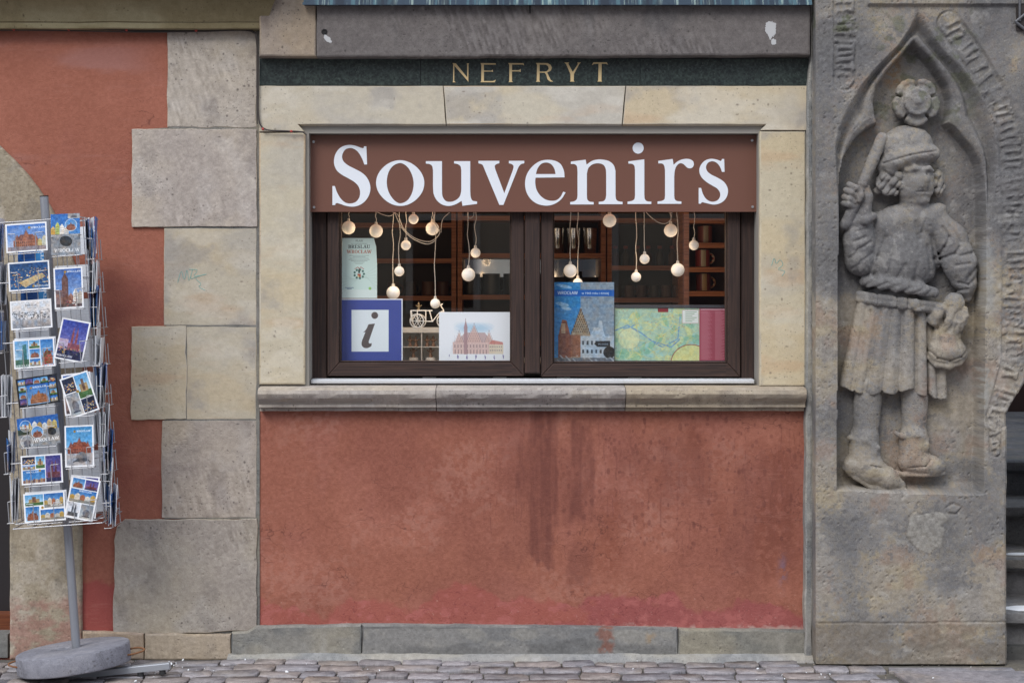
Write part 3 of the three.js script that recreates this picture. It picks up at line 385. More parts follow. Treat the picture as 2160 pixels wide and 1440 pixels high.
  const outline = (ox, runs) => {
    const out = [];
    for (const r of runs) {
      const q = r.map(([x, y]) => new THREE.Vector3(ox + x / 6.968, 290 + y / 6.968, 0)); if (q.length === 2) { out.push([q[0].x, q[0].y]); continue; }
      const closed = runs.length === 1, c = new THREE.CatmullRomCurve3(closed ? q.slice(0, -1) : q, closed, 'centripetal'), n = (q.length - 1) * 4;
      for (let i = 0; i < n; i++) { const p = c.getPoint(i / n); out.push([p.x, p.y]); }
    }
    return out;
  };
  G.forEach(([ox, outer, ...holes], i) => {
    const z1 = zf + 0.0016, g = [slab(outline(ox, outer), zf + 0.0002, z1, 0, 0, 1, holes.map((h) => outline(ox, h)))];
    if (i === 6) { const d = []; for (let k = 0; k < 32; k++) d.push([C + (741 + 82 * Math.cos(k / 16 * Math.PI)) / 6.968, 290 + (155 + 82 * Math.sin(k / 16 * Math.PI)) / 6.968]); g.push(slab(d, zf + 0.0002, z1, 0)); }
    mesh('letter', g.length > 1 ? join(g) : g[0], M.white, sign);
  });
}
// ---------------------------------------------------------------- carved stone pillar with the relief figure
const pillar = thing('carved_pillar', 'weathered carved stone pillar with relief of a man holding a sword in a niche', 'pillar');
{
  const ZF = 0.12, X0 = 1722, Y0 = -36, Y1 = 1406;
  const inner = [[1931, 88], [1909, 113], [1878, 147], [1856, 180], [1848, 211], [1852, 240], [1857, 257], [1833, 269], [1811, 289], [1793, 316], [1784, 334], [1777, 365], [1774, 430], [1772, 700], [1770, 1030], [1920, 1036], [2072, 1040], [2074, 800], [2077, 500], [2077, 379], [2071, 340], [2059, 314], [2042, 294], [2022, 271], [2003, 257], [2009, 240], [2011, 207], [2004, 178], [1987, 151], [1967, 124], [1951, 107]];
  const outer = [[1937, 14], [1918, 60], [1896, 93], [1856, 133], [1816, 178], [1784, 229], [1767, 273], [1762, 311], [1765, 370], [1769, 470], [1768, 1030], [1768, 1034], [1920, 1040], [2076, 1044], [2079, 800], [2084, 520], [2096, 420], [2106, 340], [2104, 300], [2098, 262], [2082, 216], [2060, 178], [2029, 138], [1995, 107], [1973, 78], [1955, 44]];
  const pd = (P, x, y) => {                                   // signed distance to a polygon, negative inside
    let d = 1e9, inside = false;
    for (let i = 0, j = P.length - 1; i < P.length; j = i++) {
      const [ax, ay] = P[j], [bx, by] = P[i], ex = bx - ax, ey = by - ay, t = clamp(((x - ax) * ex + (y - ay) * ey) / (ex * ex + ey * ey)), dx = x - ax - ex * t, dy = y - ay - ey * t;
      d = Math.min(d, dx * dx + dy * dy); if ((by > y) !== (ay > y) && x < (ax - bx) * (y - by) / (ay - by) + bx) inside = !inside;
    }
    return (inside ? -1 : 1) * Math.sqrt(d);
  };
  // inscription bands: centre line, half width, seed; bars of blackletter run across the band
  const bands = [[[[1783, -30], [1783, 168]], 24, 3], [[[2003, 48], [2060, 130], [2108, 215], [2134, 300], [2140, 390], [2141, 640], [2140, 760], [2108, 880]], 26, 8], [[[2098, 850], [2101, 952]], 13, 14]];
  const bars = bands.map(([L, w, s]) => { const r = []; reseed(s); let q = 4; while (q < 900) { const gap = rnd(0, 1); r.push([q, rnd(2.6, 4.6), rnd(-0.18, 0.18), gap < 0.6 ? (rnd() < 0.5 ? -1 : 1) : 0, rnd(0.55, 0.92)]); q += gap > 0.8 ? rnd(22, 34) : rnd(12, 19); } return r; });
  function script(x, y) {
    for (let b = 0; b < bands.length; b++) {
      const [L, w] = bands[b]; let best = 1e9, S = 0, Tt = 0, run = 0;
      for (let i = 1; i < L.length; i++) { const [ax, ay] = L[i - 1], [bx, by] = L[i], ex = bx - ax, ey = by - ay, l = Math.hypot(ex, ey), tr = ((x - ax) * ex + (y - ay) * ey) / (l * l), t = clamp(tr), dx = x - ax - ex * t, dy = y - ay - ey * t, d = Math.hypot(dx, dy); if (d < best) { best = d; S = run + t * l; Tt = (dx * ey - dy * ex) / l; if (tr < 0 || tr > 1) Tt = d * Math.sign(Tt || 1); } run += l; }
      if (best > w + 5) continue;
      const edge = 1 - sst(w - 2, w + 2, best), k = Tt / w; let up = 0;
      for (const [q, hw, slant, jn, len] of bars[b]) {
        const dq = S - q - slant * Tt; if (dq < -14 || dq > 20) continue;
        const a = Math.abs(k), m = hw * (1 + 0.5 * sst(len - 0.3, len, a)); up = Math.max(up, (1 - sst(m - 1.4, m + 1.6, Math.abs(dq))) * (1 - sst(len, len + 0.1, a)));
        if (jn) up = Math.max(up, (1 - sst(2.6, 5, Math.abs(Math.abs(k * w) - len * w * 0.86))) * (Math.sign(k) === jn ? 1 : 0) * sst(-2, 1, dq) * (1 - sst(16, 18, dq)));
      }
      const worn = sst(0.3, 0.5, fbm(x * 0.03, y * 0.03, 3, 61));
      const bite = sst(0.36, 0.52, fbm(x * 0.07, y * 0.07, 3, 63)); return edge * (-0.008 + 0.008 * up * (0.35 + 0.65 * bite)) * (0.45 + 0.55 * worn);
    }
    return 0;
  }
  const xr = (y) => y > 872 ? 2125 + (fbm(1, y * 0.02, 3, 5) - 0.5) * 3 : Math.min(2330, 2125 + Math.max(0, 872 - y) * 0.55 + (872 - y) ** 2 * 0.0006);
  function height(x, y) {
    let h = (fbm(x * 0.02, y * 0.02, 4, 71) - 0.5) * 0.006 + (fbm(x * 0.11, y * 0.11, 3, 73) - 0.5) * 0.0032;
    h -= 0.005 * dots(x * 0.09, y * 0.09, 79, 0.45 * sst(0.45, 0.65, fbm(x * 0.018, y * 0.018, 3, 80)));
    if (x > 1735 && x < 2128 && y < 1060) {
      const di = pd(inner, x, y), wob = (fbm(x * 0.04, y * 0.04, 3, 83) - 0.5) * 2;
      if (di + wob < 3) { h += mix(-0.036, -0.098, sst(3, -4, di + wob)); if (y > 1010) h += 0.02 * sst(1022, 1036, y); return h; }
      const dOut = pd(outer, x, y);
      if (dOut + wob < 0 && y < 480) { const t = -dOut / (-dOut + di), wide = clamp((-dOut + di) / 30) * (1 - sst(360, 475, y)); h += wide * (-0.045 * sst(0, 0.42, t) + 0.022 * sst(0.46, 0.62, t) - 0.012 * sst(0.72, 1, t)) ; return h; }
    }
    if (y < 975) h += script(x, y);
    if (y < 13 && x > 1830) h += 0.012 * sst(13, 9, y);                                     // string course at the very top
    // repairs and worn foot
    const p1 = pd([[1920, 1092], [1932, 1081], [1990, 1081], [2003, 1092], [1982, 1110], [1998, 1116], [1990, 1150], [1962, 1169], [1932, 1158], [1915, 1135]], x, y) + (fbm(x * 0.07, y * 0.07, 4, 95) - 0.5) * 16; if (p1 < 6) h += 0.002 * sst(3, -4, p1) - 0.0035 * Math.exp(-p1 * p1 / 6) * sst(0.4, 0.6, fbm(x * 0.05, y * 0.05, 3, 97));
    const p2 = pd([[1996, 1072], [2012, 1062], [2030, 1070], [2018, 1084], [2000, 1082]], x, y); if (p2 < 6) h += 0.003 * sst(2, -2, p2) - 0.006 * Math.exp(-p2 * p2 / 4);
    h -= 0.004 * Math.exp(-(((y - 1313 - (fbm(x * 0.02, 2, 3, 9) - 0.5) * 6) / 1.6) ** 2));
    return h;
  }
  // colour: tan sandstone under grey-black weathering crust, lime patches, a little moss; one map laid flat over the face
  const UV = (x, y) => [(x - 1700) / 640, (1420 - y) / 1470];
  const map = tex(720, 1400, (u, v, c) => {
    const x = 1700 + u * 640, y = 1420 - v * 1470;
    c[0] = 150; c[1] = 141; c[2] = 128;
    blend(c, [162, 148, 122], 0.6 * sst(0.5, 0.7, fbm(x * 0.012, y * 0.03, 5, 401))); blend(c, [142, 137, 132], 0.7 * sst(0.45, 0.68, fbm(x * 0.016 + 5, y * 0.02, 5, 403))); blend(c, [144, 120, 106], 0.45 * sst(0.56, 0.72, fbm(x * 0.02, y * 0.018 + 3, 5, 405)));
    const gr = fbm(x * 0.16, y * 0.16, 3, 407), crust = fbm(x * 0.009, y * 0.009, 5, 409) + 0.24 * (1 - sst(520, 760, y + (fbm(x * 0.012, y * 0.012, 4, 411) - 0.5) * 420));
    blend(c, [117, 115, 114], 0.75 * sst(0.46, 0.66, crust + (gr - 0.5) * 0.35)); blend(c, [88, 88, 91], 0.5 * sst(0.66, 0.84, crust + (gr - 0.5) * 0.5));
    blend(c, [84, 81, 80], 0.7 * Math.max(dots(x * 0.13, y * 0.13, 431, 0.7 * sst(0.48, 0.66, fbm(x * 0.02, y * 0.03, 4, 413))), dots(x * 0.26, y * 0.26, 433, 0.7 * sst(0.46, 0.64, fbm(x * 0.02, y * 0.03, 4, 413))))); blend(c, [96, 93, 92], 0.5 * sst(0.6, 0.72, fbm(x * 0.05, y * 0.06, 4, 413)) * sst(0.42, 0.6, gr));                     // black pits
    blend(c, [168, 164, 158], 0.35 * sst(0.66, 0.76, fbm(x * 0.035, y * 0.035, 4, 415))); blend(c, [166, 160, 150], 0.45 * sst(0.88, 0.95, vn(x * 0.4, y * 0.4, 417)));
    if (y < 520) blend(c, [74, 80, 52], 0.55 * sst(0.55, 0.7, fbm(x * 0.05, y * 0.05, 4, 419)) * (bar(x, y, 1757, 1810, -40, 70, 6, 10) + 0.6 * bar(x, y, 1850, 2060, 20, 250, 30, 30)));
    if (y > 60 && y < 180) blend(c, [140, 108, 74], 0.6 * bar(x, y, 1880, 1915, 100, 175, 10, 10) * sst(0.4, 0.6, gr));
    const pp = pd([[1920, 1092], [1932, 1081], [1990, 1081], [2003, 1092], [1982, 1110], [1998, 1116], [1990, 1150], [1962, 1169], [1932, 1158], [1915, 1135]], x, y) + (fbm(x * 0.07, y * 0.07, 4, 95) - 0.5) * 16; blend(c, [160, 155, 145], 0.6 * sst(2, -5, pp) * (0.55 + 0.45 * sst(0.35, 0.6, gr))); if (Math.abs(pp) < 3) blend(c, [98, 92, 84], 0.4 * (1 - Math.abs(pp) / 3) * sst(0.4, 0.55, gr));
    blend(c, [150, 148, 142], 0.8 * bar(x + (gr - 0.5) * 20, y, 2076, 2086, 775, 860, 3, 4)); blend(c, [152, 154, 154], 0.5 * bar(x + (gr - 0.5) * 16, y + (gr - 0.5) * 30, 2078, 2098, 520, 660, 8, 20));
    blend(c, [118, 108, 96], 0.55 * sst(1310, 1316, y + (fbm(x * 0.02, 2, 3, 9) - 0.5) * 6) * sst(0.3, 0.5, fbm(x * 0.02, y * 0.05, 4, 421)));
    const g = (gr - 0.5) * 34 + (hash(Math.floor(x * 1.1), Math.floor(y * 1.1), 4) - 0.5) * 20; c[0] += g; c[1] += g; c[2] += g;
  });
  map.wrapS = map.wrapT = THREE.ClampToEdgeWrapping;
  const mat = std({ map, bumpMap: rep(B.pitted, 0.73, 1.67), bumpScale: 0.003, roughness: 0.95 });
  // slab: displaced front, plain sides
  const nx = 252, nc = 184, XC = 2108, ny = 640, P = [], U = [], I = [];
  for (let j = 0; j <= ny; j++) for (let i = 0; i <= nx; i++) {
    const y = Y0 + (Y1 - Y0) * j / ny, e = xr(y), x = i <= nc ? X0 + (XC - X0) * i / nc : XC + (e - XC) * (i - nc) / (nx - nc), rim = Math.min(x - X0, e - x), z = ZF + height(x, y) - 0.008 * (1 - sst(0, 5, rim)) - 0.006 * (1 - sst(0, 5, Y1 - y));
    P.push(PX(x, ZF), PY(y, ZF) < 0 ? 0 : PY(y, ZF), z); U.push(...UV(x, y));
  }
  const W = nx + 1;
  for (let j = 0; j < ny; j++) for (let i = 0; i < nx; i++) { const a = j * W + i, b = a + W; I.push(a, b, a + 1, a + 1, b, b + 1); }
  const front = new THREE.BufferGeometry(); front.setIndex(I); front.setAttribute('position', new THREE.Float32BufferAttribute(P, 3)); front.setAttribute('uv', new THREE.Float32BufferAttribute(U, 2)); front.computeVertexNormals();
  const SP = [], SU = [], SI = [], ring = [];
  for (let j = 0; j <= ny; j += 4) ring.push(j * W); for (let i = 4; i <= nx; i += 4) ring.push(ny * W + i); for (let j = ny - 4; j >= 0; j -= 4) ring.push(j * W + nx); for (let i = nx - 4; i >= 0; i -= 4) ring.push(i);
  for (const k of ring) { const x = P[3 * k], y = P[3 * k + 1], z = P[3 * k + 2]; SP.push(x, y, z, x, y, -0.19); const u = UV(X0 + 40 + (x * 30) % 9, 1420 - (PY(0, 0) - y) * 0 - (1420 - (1385 - y * 550))); SU.push(u[0], u[1], u[0] + 0.2, u[1]); }
  for (let k = 0; k + 1 < ring.length; k++) { const a = 2 * k; SI.push(a, a + 1, a + 2, a + 2, a + 1, a + 3); }
  const side = new THREE.BufferGeometry(); side.setIndex(SI); side.setAttribute('position', new THREE.Float32BufferAttribute(SP, 3)); side.setAttribute('uv', new THREE.Float32BufferAttribute(SU, 2)); side.computeVertexNormals();
  mesh('slab', front, mat, pillar); mesh('slab_side', side, mat, pillar);

  // ------- figure and rose: distance field in photograph units (z from the niche floor), meshed with surface nets
  const prims = [];
  const cap = (x1, y1, z1, r1, x2, y2, z2, r2, k = 5, sz = 1) => prims.push({ t: 0, a: [x1, y1, z1], b: [x2, y2, z2], r1, r2, k, sz, lo: Math.min(y1 - r1, y2 - r2) - k - 4, hi: Math.max(y1 + r1, y2 + r2) + k + 4 });
  const ell = (x, y, z, rx, ry, rz, k = 5, rot = 0) => prims.push({ t: 1, a: [x, y, z], r: [rx, ry, rz], k, c: Math.cos(rot), s: Math.sin(rot), lo: y - Math.max(rx, ry) - k - 4, hi: y + Math.max(rx, ry) + k + 4 });
  const cut = (x, y, z, rx, ry, rz, k = 3) => prims.push({ t: 2, a: [x, y, z], r: [rx, ry, rz], k, c: 1, s: 0, lo: y - ry - 6, hi: y + ry + 6 });
  const hem = (g, line) => prims.push({ t: 3, a: [0, 500, 0], line, g, lo: -1e9, hi: 1e9 });
  const poly = (pts, k = 4, sz = 1) => { for (let i = 1; i < pts.length; i++) cap(...pts[i - 1], ...pts[i], k, sz); };   // each point x, y, z, r
  const grooves = []; const groove = (w, dep, ...p) => { for (let i = 2; i < p.length; i += 2) grooves.push([p[i - 2], p[i - 1], p[i], p[i + 1], w, dep]); };
  // torso: chest and gathered blouse
  ell(1914, 508, 6, 80, 74, 39, 8); ell(1906, 556, 8, 82, 56, 43, 14); poly([[1868, 474, 8, 28], [1900, 462, 16, 27], [1950, 462, 16, 27], [1985, 480, 12, 28]], 14); poly([[1826, 594, 18, 11], [1850, 599, 32, 14], [1892, 605, 40, 14], [1935, 613, 40, 13], [1968, 617, 33, 12]], 14);
  hem(0, [[1800, 600], [1826, 607], [1842, 606], [1856, 613], [1874, 612], [1884, 617], [1900, 616], [1918, 623], [1930, 621], [1944, 627], [1962, 625], [1975, 631], [2000, 634]]);
  // skirt with pleats
  cap(1888, 650, 9, 64, 1884, 800, 6, 86, 5, 0.42); cap(1945, 700, 0, 40, 1955, 812, 0, 44, 6, 0.5);
  for (const [x1, y1, x2, y2, r1, r2, z] of [[1824, 638, 1788, 808, 9, 14, 14], [1846, 636, 1811, 814, 9, 14, 22], [1868, 636, 1841, 815, 9, 14, 27], [1889, 636, 1874, 814, 9, 14, 30], [1915, 640, 1911, 812, 12, 16, 29], [1943, 640, 1943, 817, 9, 15, 24], [1966, 770, 1969, 824, 7, 9, 20], [1990, 776, 1991, 828, 6, 9, 17]]) cap(x1, y1, z - 2, r1 + 3, x2 - 1, y2 + 12, z + 2, r2 + 2, 4);
  hem(1, [[1760, 812], [1784, 818], [1800, 827], [1838, 832], [1858, 827], [1868, 829], [1884, 831], [1896, 826], [1912, 820], [1925, 819], [1930, 829], [1950, 836], [1962, 832], [1970, 840], [1984, 842], [2000, 840]]);
  // legs and boots
  cap(1836, 815, 14, 31, 1827, 930, 14, 26, 6, 0.85); cap(1826, 925, 14, 31, 1824, 975, 16, 33, 5); poly([[1806, 984, 14, 25], [1838, 992, 20, 30], [1872, 1010, 22, 24], [1900, 1024, 20, 13]], 8);
  poly([[1783, 988, 18, 5], [1806, 1006, 26, 6], [1838, 1026, 30, 7], [1868, 1034, 32, 6], [1911, 1035, 28, 5]], 3); poly([[1793, 924, 22, 6], [1822, 928, 42, 6], [1850, 944, 34, 5], [1856, 966, 22, 4]], 4);
  ell(1834, 977, 44, 12, 8, 6, 3); cap(1934, 820, 12, 30, 1932, 925, 12, 24, 6, 0.85); cap(1931, 922, 14, 30, 1930, 970, 14, 30, 5); poly([[1922, 978, 12, 23], [1950, 980, 18, 24], [1972, 984, 20, 20], [1985, 987, 18, 14]], 8);
  poly([[1893, 996, 16, 5], [1908, 1001, 26, 5], [1950, 1001, 32, 5], [1992, 999, 24, 5]], 3); poly([[1893, 914, 16, 5], [1905, 919, 30, 6], [1932, 916, 40, 6], [1956, 926, 26, 5]], 4); ell(1952, 940, 30, 9, 14, 10, 3);
  // belt
  poly([[1816, 621, 14, 8], [1850, 627, 33, 8], [1900, 634, 40, 8], [1945, 640, 37, 8], [1985, 645, 25, 8]], 1.5); poly([[1815, 631, 14, 8], [1849, 637, 33, 8], [1899, 644, 40, 8], [1944, 650, 37, 8], [1984, 655, 25, 8]], 4); ell(1927, 641, 46, 12, 12, 7, 3); ell(1932, 652, 46, 9, 6, 6, 2);
  // his left arm: full sleeve, hand at the pouch
  poly([[1972, 466, 18, 30], [2006, 505, 24, 36], [2026, 558, 26, 36], [2036, 600, 24, 25], [2042, 626, 20, 12]], 6, 0.72); ell(1960, 452, 12, 44, 20, 26, 10, -0.4);
  ell(2010, 640, 40, 22, 24, 16, 5); poly([[2004, 655, 46, 10], [1996, 678, 48, 8], [1992, 692, 44, 6]], 3);
  for (const [a, b, e, f] of [[2011, 660, 2004, 696], [2020, 660, 2014, 698], [2027, 658, 2022, 694], [2031, 652, 2030, 682]]) poly([[a, b, 46, 6.6], [(a + e) / 2 + 1, (b + f) / 2, 49, 6.2], [e, f, 42, 5.4]], 1.5);
  ell(1974, 674, 28, 20, 15, 12, 6, 0.3); poly([[1984, 650, 38, 11], [1976, 664, 38, 10], [1970, 680, 34, 8]], 5);
  // pouch
  ell(1997, 742, 20, 45, 32, 34, 6); ell(1998, 712, 20, 31, 32, 28, 8); poly([[1956, 752, 24, 7], [1975, 768, 34, 7], [2000, 772, 38, 7], [2022, 764, 32, 7], [2038, 750, 22, 6]], 3);
  // raised arm, cuff, sword hilt, fist
  poly([[1852, 470, 6, 26], [1836, 520, 10, 30], [1818, 552, 18, 30]], 8, 0.7); poly([[1814, 546, 22, 32], [1812, 505, 24, 33], [1814, 468, 24, 28]], 6, 0.75); poly([[1801, 470, 36, 8], [1822, 466, 46, 9], [1841, 456, 34, 8]], 4);
  poly([[1822, 450, 30, 16], [1828, 415, 30, 13], [1824, 396, 30, 11]], 5);  poly([[1818, 388, 34, 10], [1800, 432, 38, 11], [1784, 470, 36, 12.5]], 2); ell(1782, 474, 34, 15, 11, 13, 3, -0.4);
  for (const [a, b, e, f] of [[1790, 390, 1814, 408], [1783, 402, 1803, 416], [1780, 416, 1798, 427], [1778, 430, 1794, 436]]) poly([[a, b, 34, 6.8], [(a + e) / 2, (b + f) / 2 - 1, 48, 7], [e, f, 46, 6]], 1.5);
  poly([[1806, 402, 44, 6], [1812, 414, 50, 6.5], [1808, 424, 50, 5]], 2);
  // neck, head, hair, hat
  cap(1930, 425, 14, 30, 1928, 462, 14, 32, 8); ell(1932, 386, 26, 39, 50, 33, 6, 0.06); ell(1938, 424, 34, 20, 10, 16, 6); ell(1914, 398, 38, 13, 17, 9, 9); ell(1955, 396, 38, 10, 15, 8, 8);
  poly([[1941, 364, 53, 5], [1944, 380, 56, 6], [1944, 390, 54, 7]], 9); poly([[1908, 360, 48, 5], [1924, 356, 54, 5], [1940, 359, 55, 4], [1954, 357, 51, 5], [1963, 360, 44, 4]], 6); cut(1921, 369, 59, 9, 6, 7); cut(1953, 368, 57, 7, 6, 7); ell(1921, 370, 47, 7, 4.5, 6, 2); ell(1953, 369, 46, 6, 4.5, 6, 2);
  groove(2, 2.2, 1930, 406, 1941, 405, 1951, 406);
  ell(1876, 386, 22, 28, 26, 20, 5); for (const [x, y, z, r] of [[1858, 392, 32, 11], [1870, 404, 34, 11], [1885, 405, 36, 10], [1896, 392, 42, 10], [1866, 376, 36, 11], [1882, 384, 40, 12], [1894, 372, 42, 10], [1852, 402, 20, 9], [1878, 362, 38, 10]]) ell(x, y, z, r, r * 0.9, r * 0.8, 2);
  ell(1982, 386, 16, 13, 30, 16, 4); for (const [x, y, z, r] of [[1980, 402, 24, 10], [1990, 394, 18, 9], [1974, 388, 28, 9], [1978, 370, 26, 9], [1984, 408, 16, 8]]) ell(x, y, z, r, r, r * 0.8, 2);
  ell(1917, 316, 14, 58, 54, 40, 8, -0.1); poly([[1862, 349, 20, 13], [1882, 343, 38, 14], [1910, 332, 47, 14], [1942, 325, 48, 13], [1966, 324, 36, 12], [1972, 328, 20, 10]], 12);
  poly([[1861, 291, 26, 12.5], [1841, 336, 34, 12.5], [1818, 388, 37, 11]], 1.5);
  // rose over the figure
  for (let q = 0; q < 5; q++) { const a = -Math.PI / 2 + (q + 0.5) * Math.PI * 0.4; ell(1932 + 29 * Math.cos(a), 215 + 30 * Math.sin(a), 22, 27, 21, 17, 2, a + Math.PI / 2); poly([-1, -0.5, 0, 0.5, 1].map((t) => [1932 + (45 - 5 * t * t) * Math.cos(a + t * 0.5), 215 + (46 - 5 * t * t) * Math.sin(a + t * 0.5), 33, 6]), 4); }
  for (let q = 0; q < 5; q++) { const a = -Math.PI / 2 + q * Math.PI * 0.4; ell(1932 + 15 * Math.cos(a), 216 + 15 * Math.sin(a), 36, 14, 11, 12, 2, a + Math.PI / 2); poly([-1, 0, 1].map((t) => [1932 + 25 * Math.cos(a + t * 0.5), 216 + 25 * Math.sin(a + t * 0.5), 44, 4.5]), 3); }
  ell(1932, 216, 48, 8, 7, 6, 2); cap(1932, 215, 0, 40, 1932, 215, 12, 38, 6);
  for (let q = 0; q < 5; q++) { const a = -Math.PI / 2 + q * Math.PI * 0.4; groove(2.2, 6, 1932 + 34 * Math.cos(a), 215 + 34 * Math.sin(a), 1932 + 52 * Math.cos(a), 215 + 52 * Math.sin(a)); }
  // folds
  groove(3.4425, 2.604, 1928, 468, 1934, 495, 1938, 505); groove(3.4425, 2.232, 1950, 462, 1942, 490, 1938, 505); groove(5.7375, 3.72, 1868, 500, 1854, 540, 1846, 580); groove(4.59, 2.976, 1880, 540, 1872, 575); groove(4.59, 2.976, 1905, 560, 1890, 585); groove(4.59, 2.976, 1932, 555, 1926, 590); groove(5.7375, 3.72, 1965, 500, 1972, 545, 1985, 590); groove(4.59, 2.976, 1955, 520, 1962, 570);
  groove(2.975, 2.64, 1838, 608, 1868, 596); groove(3.4, 2.4, 1862, 613, 1892, 600); groove(3.4, 2.4, 1892, 617, 1918, 606); groove(3.4, 2.4, 1916, 622, 1942, 609); groove(3.4, 2.4, 1942, 626, 1962, 612); groove(3.4, 2.4, 1824, 604, 1844, 588);
  groove(2.754, 2.976, 1800, 490, 1826, 482); groove(2.9835, 3.72, 1798, 510, 1822, 500); groove(2.9835, 3.72, 1804, 528, 1834, 510); groove(2.754, 2.976, 1790, 545, 1806, 532); groove(2.754, 2.976, 1812, 552, 1838, 534); groove(2.754, 2.232, 1796, 566, 1812, 556);
  groove(3.4425, 4.464, 1985, 480, 1998, 500, 1990, 520, 1982, 535); groove(3.4425, 3.72, 2000, 478, 2020, 512); groove(3.4425, 4.464, 1985, 545, 2010, 535, 2020, 520); groove(3.4425, 3.72, 2020, 540, 2048, 534); groove(3.4425, 3.72, 2060, 562, 2042, 580, 2036, 592); groove(3.4425, 3.72, 1996, 600, 2018, 612, 2038, 610); groove(2.9835, 3.72, 2020, 596, 2040, 600, 2052, 590); groove(3.4425, 3.72, 2010, 560, 2040, 556);
  for (const [a, b, e, f] of [[1836, 655, 1802, 824], [1858, 655, 1828, 828], [1880, 660, 1859, 828], [1902, 660, 1893, 828], [1932, 664, 1930, 826], [1958, 690, 1957, 834]]) groove(2.7, 3.72, a, b, e, f);
  groove(2.43, 2.48, 1978, 692, 1976, 742); groove(2.7, 1.86, 2012, 700, 2020, 736); groove(2.16, 3.1, 1957, 738, 1975, 755, 2000, 760, 2024, 752, 2040, 738);
  for (const q of [[1852, 392, 1868, 372], [1860, 400, 1880, 374], [1870, 410, 1890, 384], [1882, 412, 1898, 390], [1974, 396, 1984, 372], [1980, 410, 1992, 388]]) groove(1.8, 3, ...q);
  groove(1.6, 3, 1850, 618, 1849, 642); groove(1.6, 3, 1890, 624, 1889, 650); groove(1.6, 3, 1912, 627, 1911, 652); groove(2, 3, 1862, 345, 1912, 330, 1970, 320);
  groove(1.6, 3, 1915, 985, 1950, 982, 1962, 968); groove(1.6, 3, 1832, 980, 1858, 985);
  const sdf = (x, y, z, list, gl) => {
    let d = 1e3, parked = 1e3;
    for (const p of list) {
      if (p.t === 3) { parked = Math.min(parked, Math.max(d, (y - lerpLine(p.line, x)) * 0.85)); d = 1e3; continue; }
      let q; const [ax, ay, az] = p.a;
      if (p.t === 0) { const bx = p.b[0] - ax, by = p.b[1] - ay, bz = (p.b[2] - az) / p.sz, dx = x - ax, dy = y - ay, dz = (z - az) / p.sz, t = clamp((dx * bx + dy * by + dz * bz) / (bx * bx + by * by + bz * bz || 1)), ex = dx - bx * t, ey = dy - by * t, ez = dz - bz * t; q = (Math.sqrt(ex * ex + ey * ey + ez * ez) - mix(p.r1, p.r2, t)) * Math.sqrt(p.sz); }
      else { const dx = x - ax, dy = y - ay, rx = (dx * p.c + dy * p.s) / p.r[0], ry = (-dx * p.s + dy * p.c) / p.r[1], rz = (z - az) / p.r[2]; q = (Math.sqrt(rx * rx + ry * ry + rz * rz) - 1) * Math.min(p.r[0], p.r[1], p.r[2]); }
      if (p.t === 2) { const h = clamp(0.5 - 0.5 * (d + q) / p.k); d = mix(d, -q, h) + p.k * h * (1 - h); } else { const h = clamp(0.5 + 0.5 * (d - q) / p.k); d = mix(d, q, h) - p.k * h * (1 - h); }
    }
    d = Math.min(d, parked);
    if (d < 12 && d > -12 && z > 2) {
      for (const [x1, y1, x2, y2, w, dep] of gl) { const ex = x2 - x1, ey = y2 - y1, t = clamp(((x - x1) * ex + (y - y1) * ey) / (ex * ex + ey * ey || 1)), e = ((x - x1 - ex * t) ** 2 + (y - y1 - ey * t) ** 2) / (w * w); if (e < 6) d += dep * Math.exp(-e); }
      d += (fbm(x * 0.12 + z * 0.07, y * 0.12 - z * 0.05, 3, 91) - 0.5) * 1.7 + 1.4 * dots(x * 0.11 + z * 0.03, y * 0.11, 99, 0.3);
    }
    return d;
  };
  function nets(xa, xb, ya, yb, za, zb, h, keep) {
    const NX = Math.ceil((xb - xa) / h) + 1, NY = Math.ceil((yb - ya) / h) + 1, NZ = Math.ceil((zb - za) / h) + 1, f = new Float32Array(NX * NY * NZ), at = (i, j, k) => (j * NZ + k) * NX + i;
    for (let j = 0; j < NY; j++) { const y = ya + j * h, list = prims.filter((p) => keep(p) && y > p.lo && y < p.hi), gl = grooves.filter((g) => y > Math.min(g[1], g[3]) - 9 && y < Math.max(g[1], g[3]) + 9); for (let k = 0; k < NZ; k++) for (let i = 0; i < NX; i++) f[at(i, j, k)] = sdf(xa + i * h, y, za + k * h, list, gl); }
    const id = new Int32Array(NX * NY * NZ).fill(-1), pos = [], uv = [], ix = []; let n = 0;
    for (let j = 0; j < NY - 1; j++) for (let k = 0; k < NZ - 1; k++) for (let i = 0; i < NX - 1; i++) {
      let cx = 0, cy = 0, cz = 0, c = 0;
      const e = (i1, j1, k1, i2, j2, k2) => { const a = f[at(i + i1, j + j1, k + k1)], b = f[at(i + i2, j + j2, k + k2)]; if ((a < 0) !== (b < 0)) { const t = a / (a - b); cx += i1 + (i2 - i1) * t; cy += j1 + (j2 - j1) * t; cz += k1 + (k2 - k1) * t; c++; } };
      e(0, 0, 0, 1, 0, 0); e(0, 1, 0, 1, 1, 0); e(0, 0, 1, 1, 0, 1); e(0, 1, 1, 1, 1, 1); e(0, 0, 0, 0, 1, 0); e(1, 0, 0, 1, 1, 0); e(0, 0, 1, 0, 1, 1); e(1, 0, 1, 1, 1, 1); e(0, 0, 0, 0, 0, 1); e(1, 0, 0, 1, 0, 1); e(0, 1, 0, 0, 1, 1); e(1, 1, 0, 1, 1, 1);
      if (!c) continue; id[at(i, j, k)] = n++; const x = xa + (i + cx / c) * h, y = ya + (j + cy / c) * h, z = za + (k + cz / c) * h; pos.push(PX(x, 0.07), PY(y, 0.07), 0.022 + z / 556); uv.push(...UV(x, y));
    }
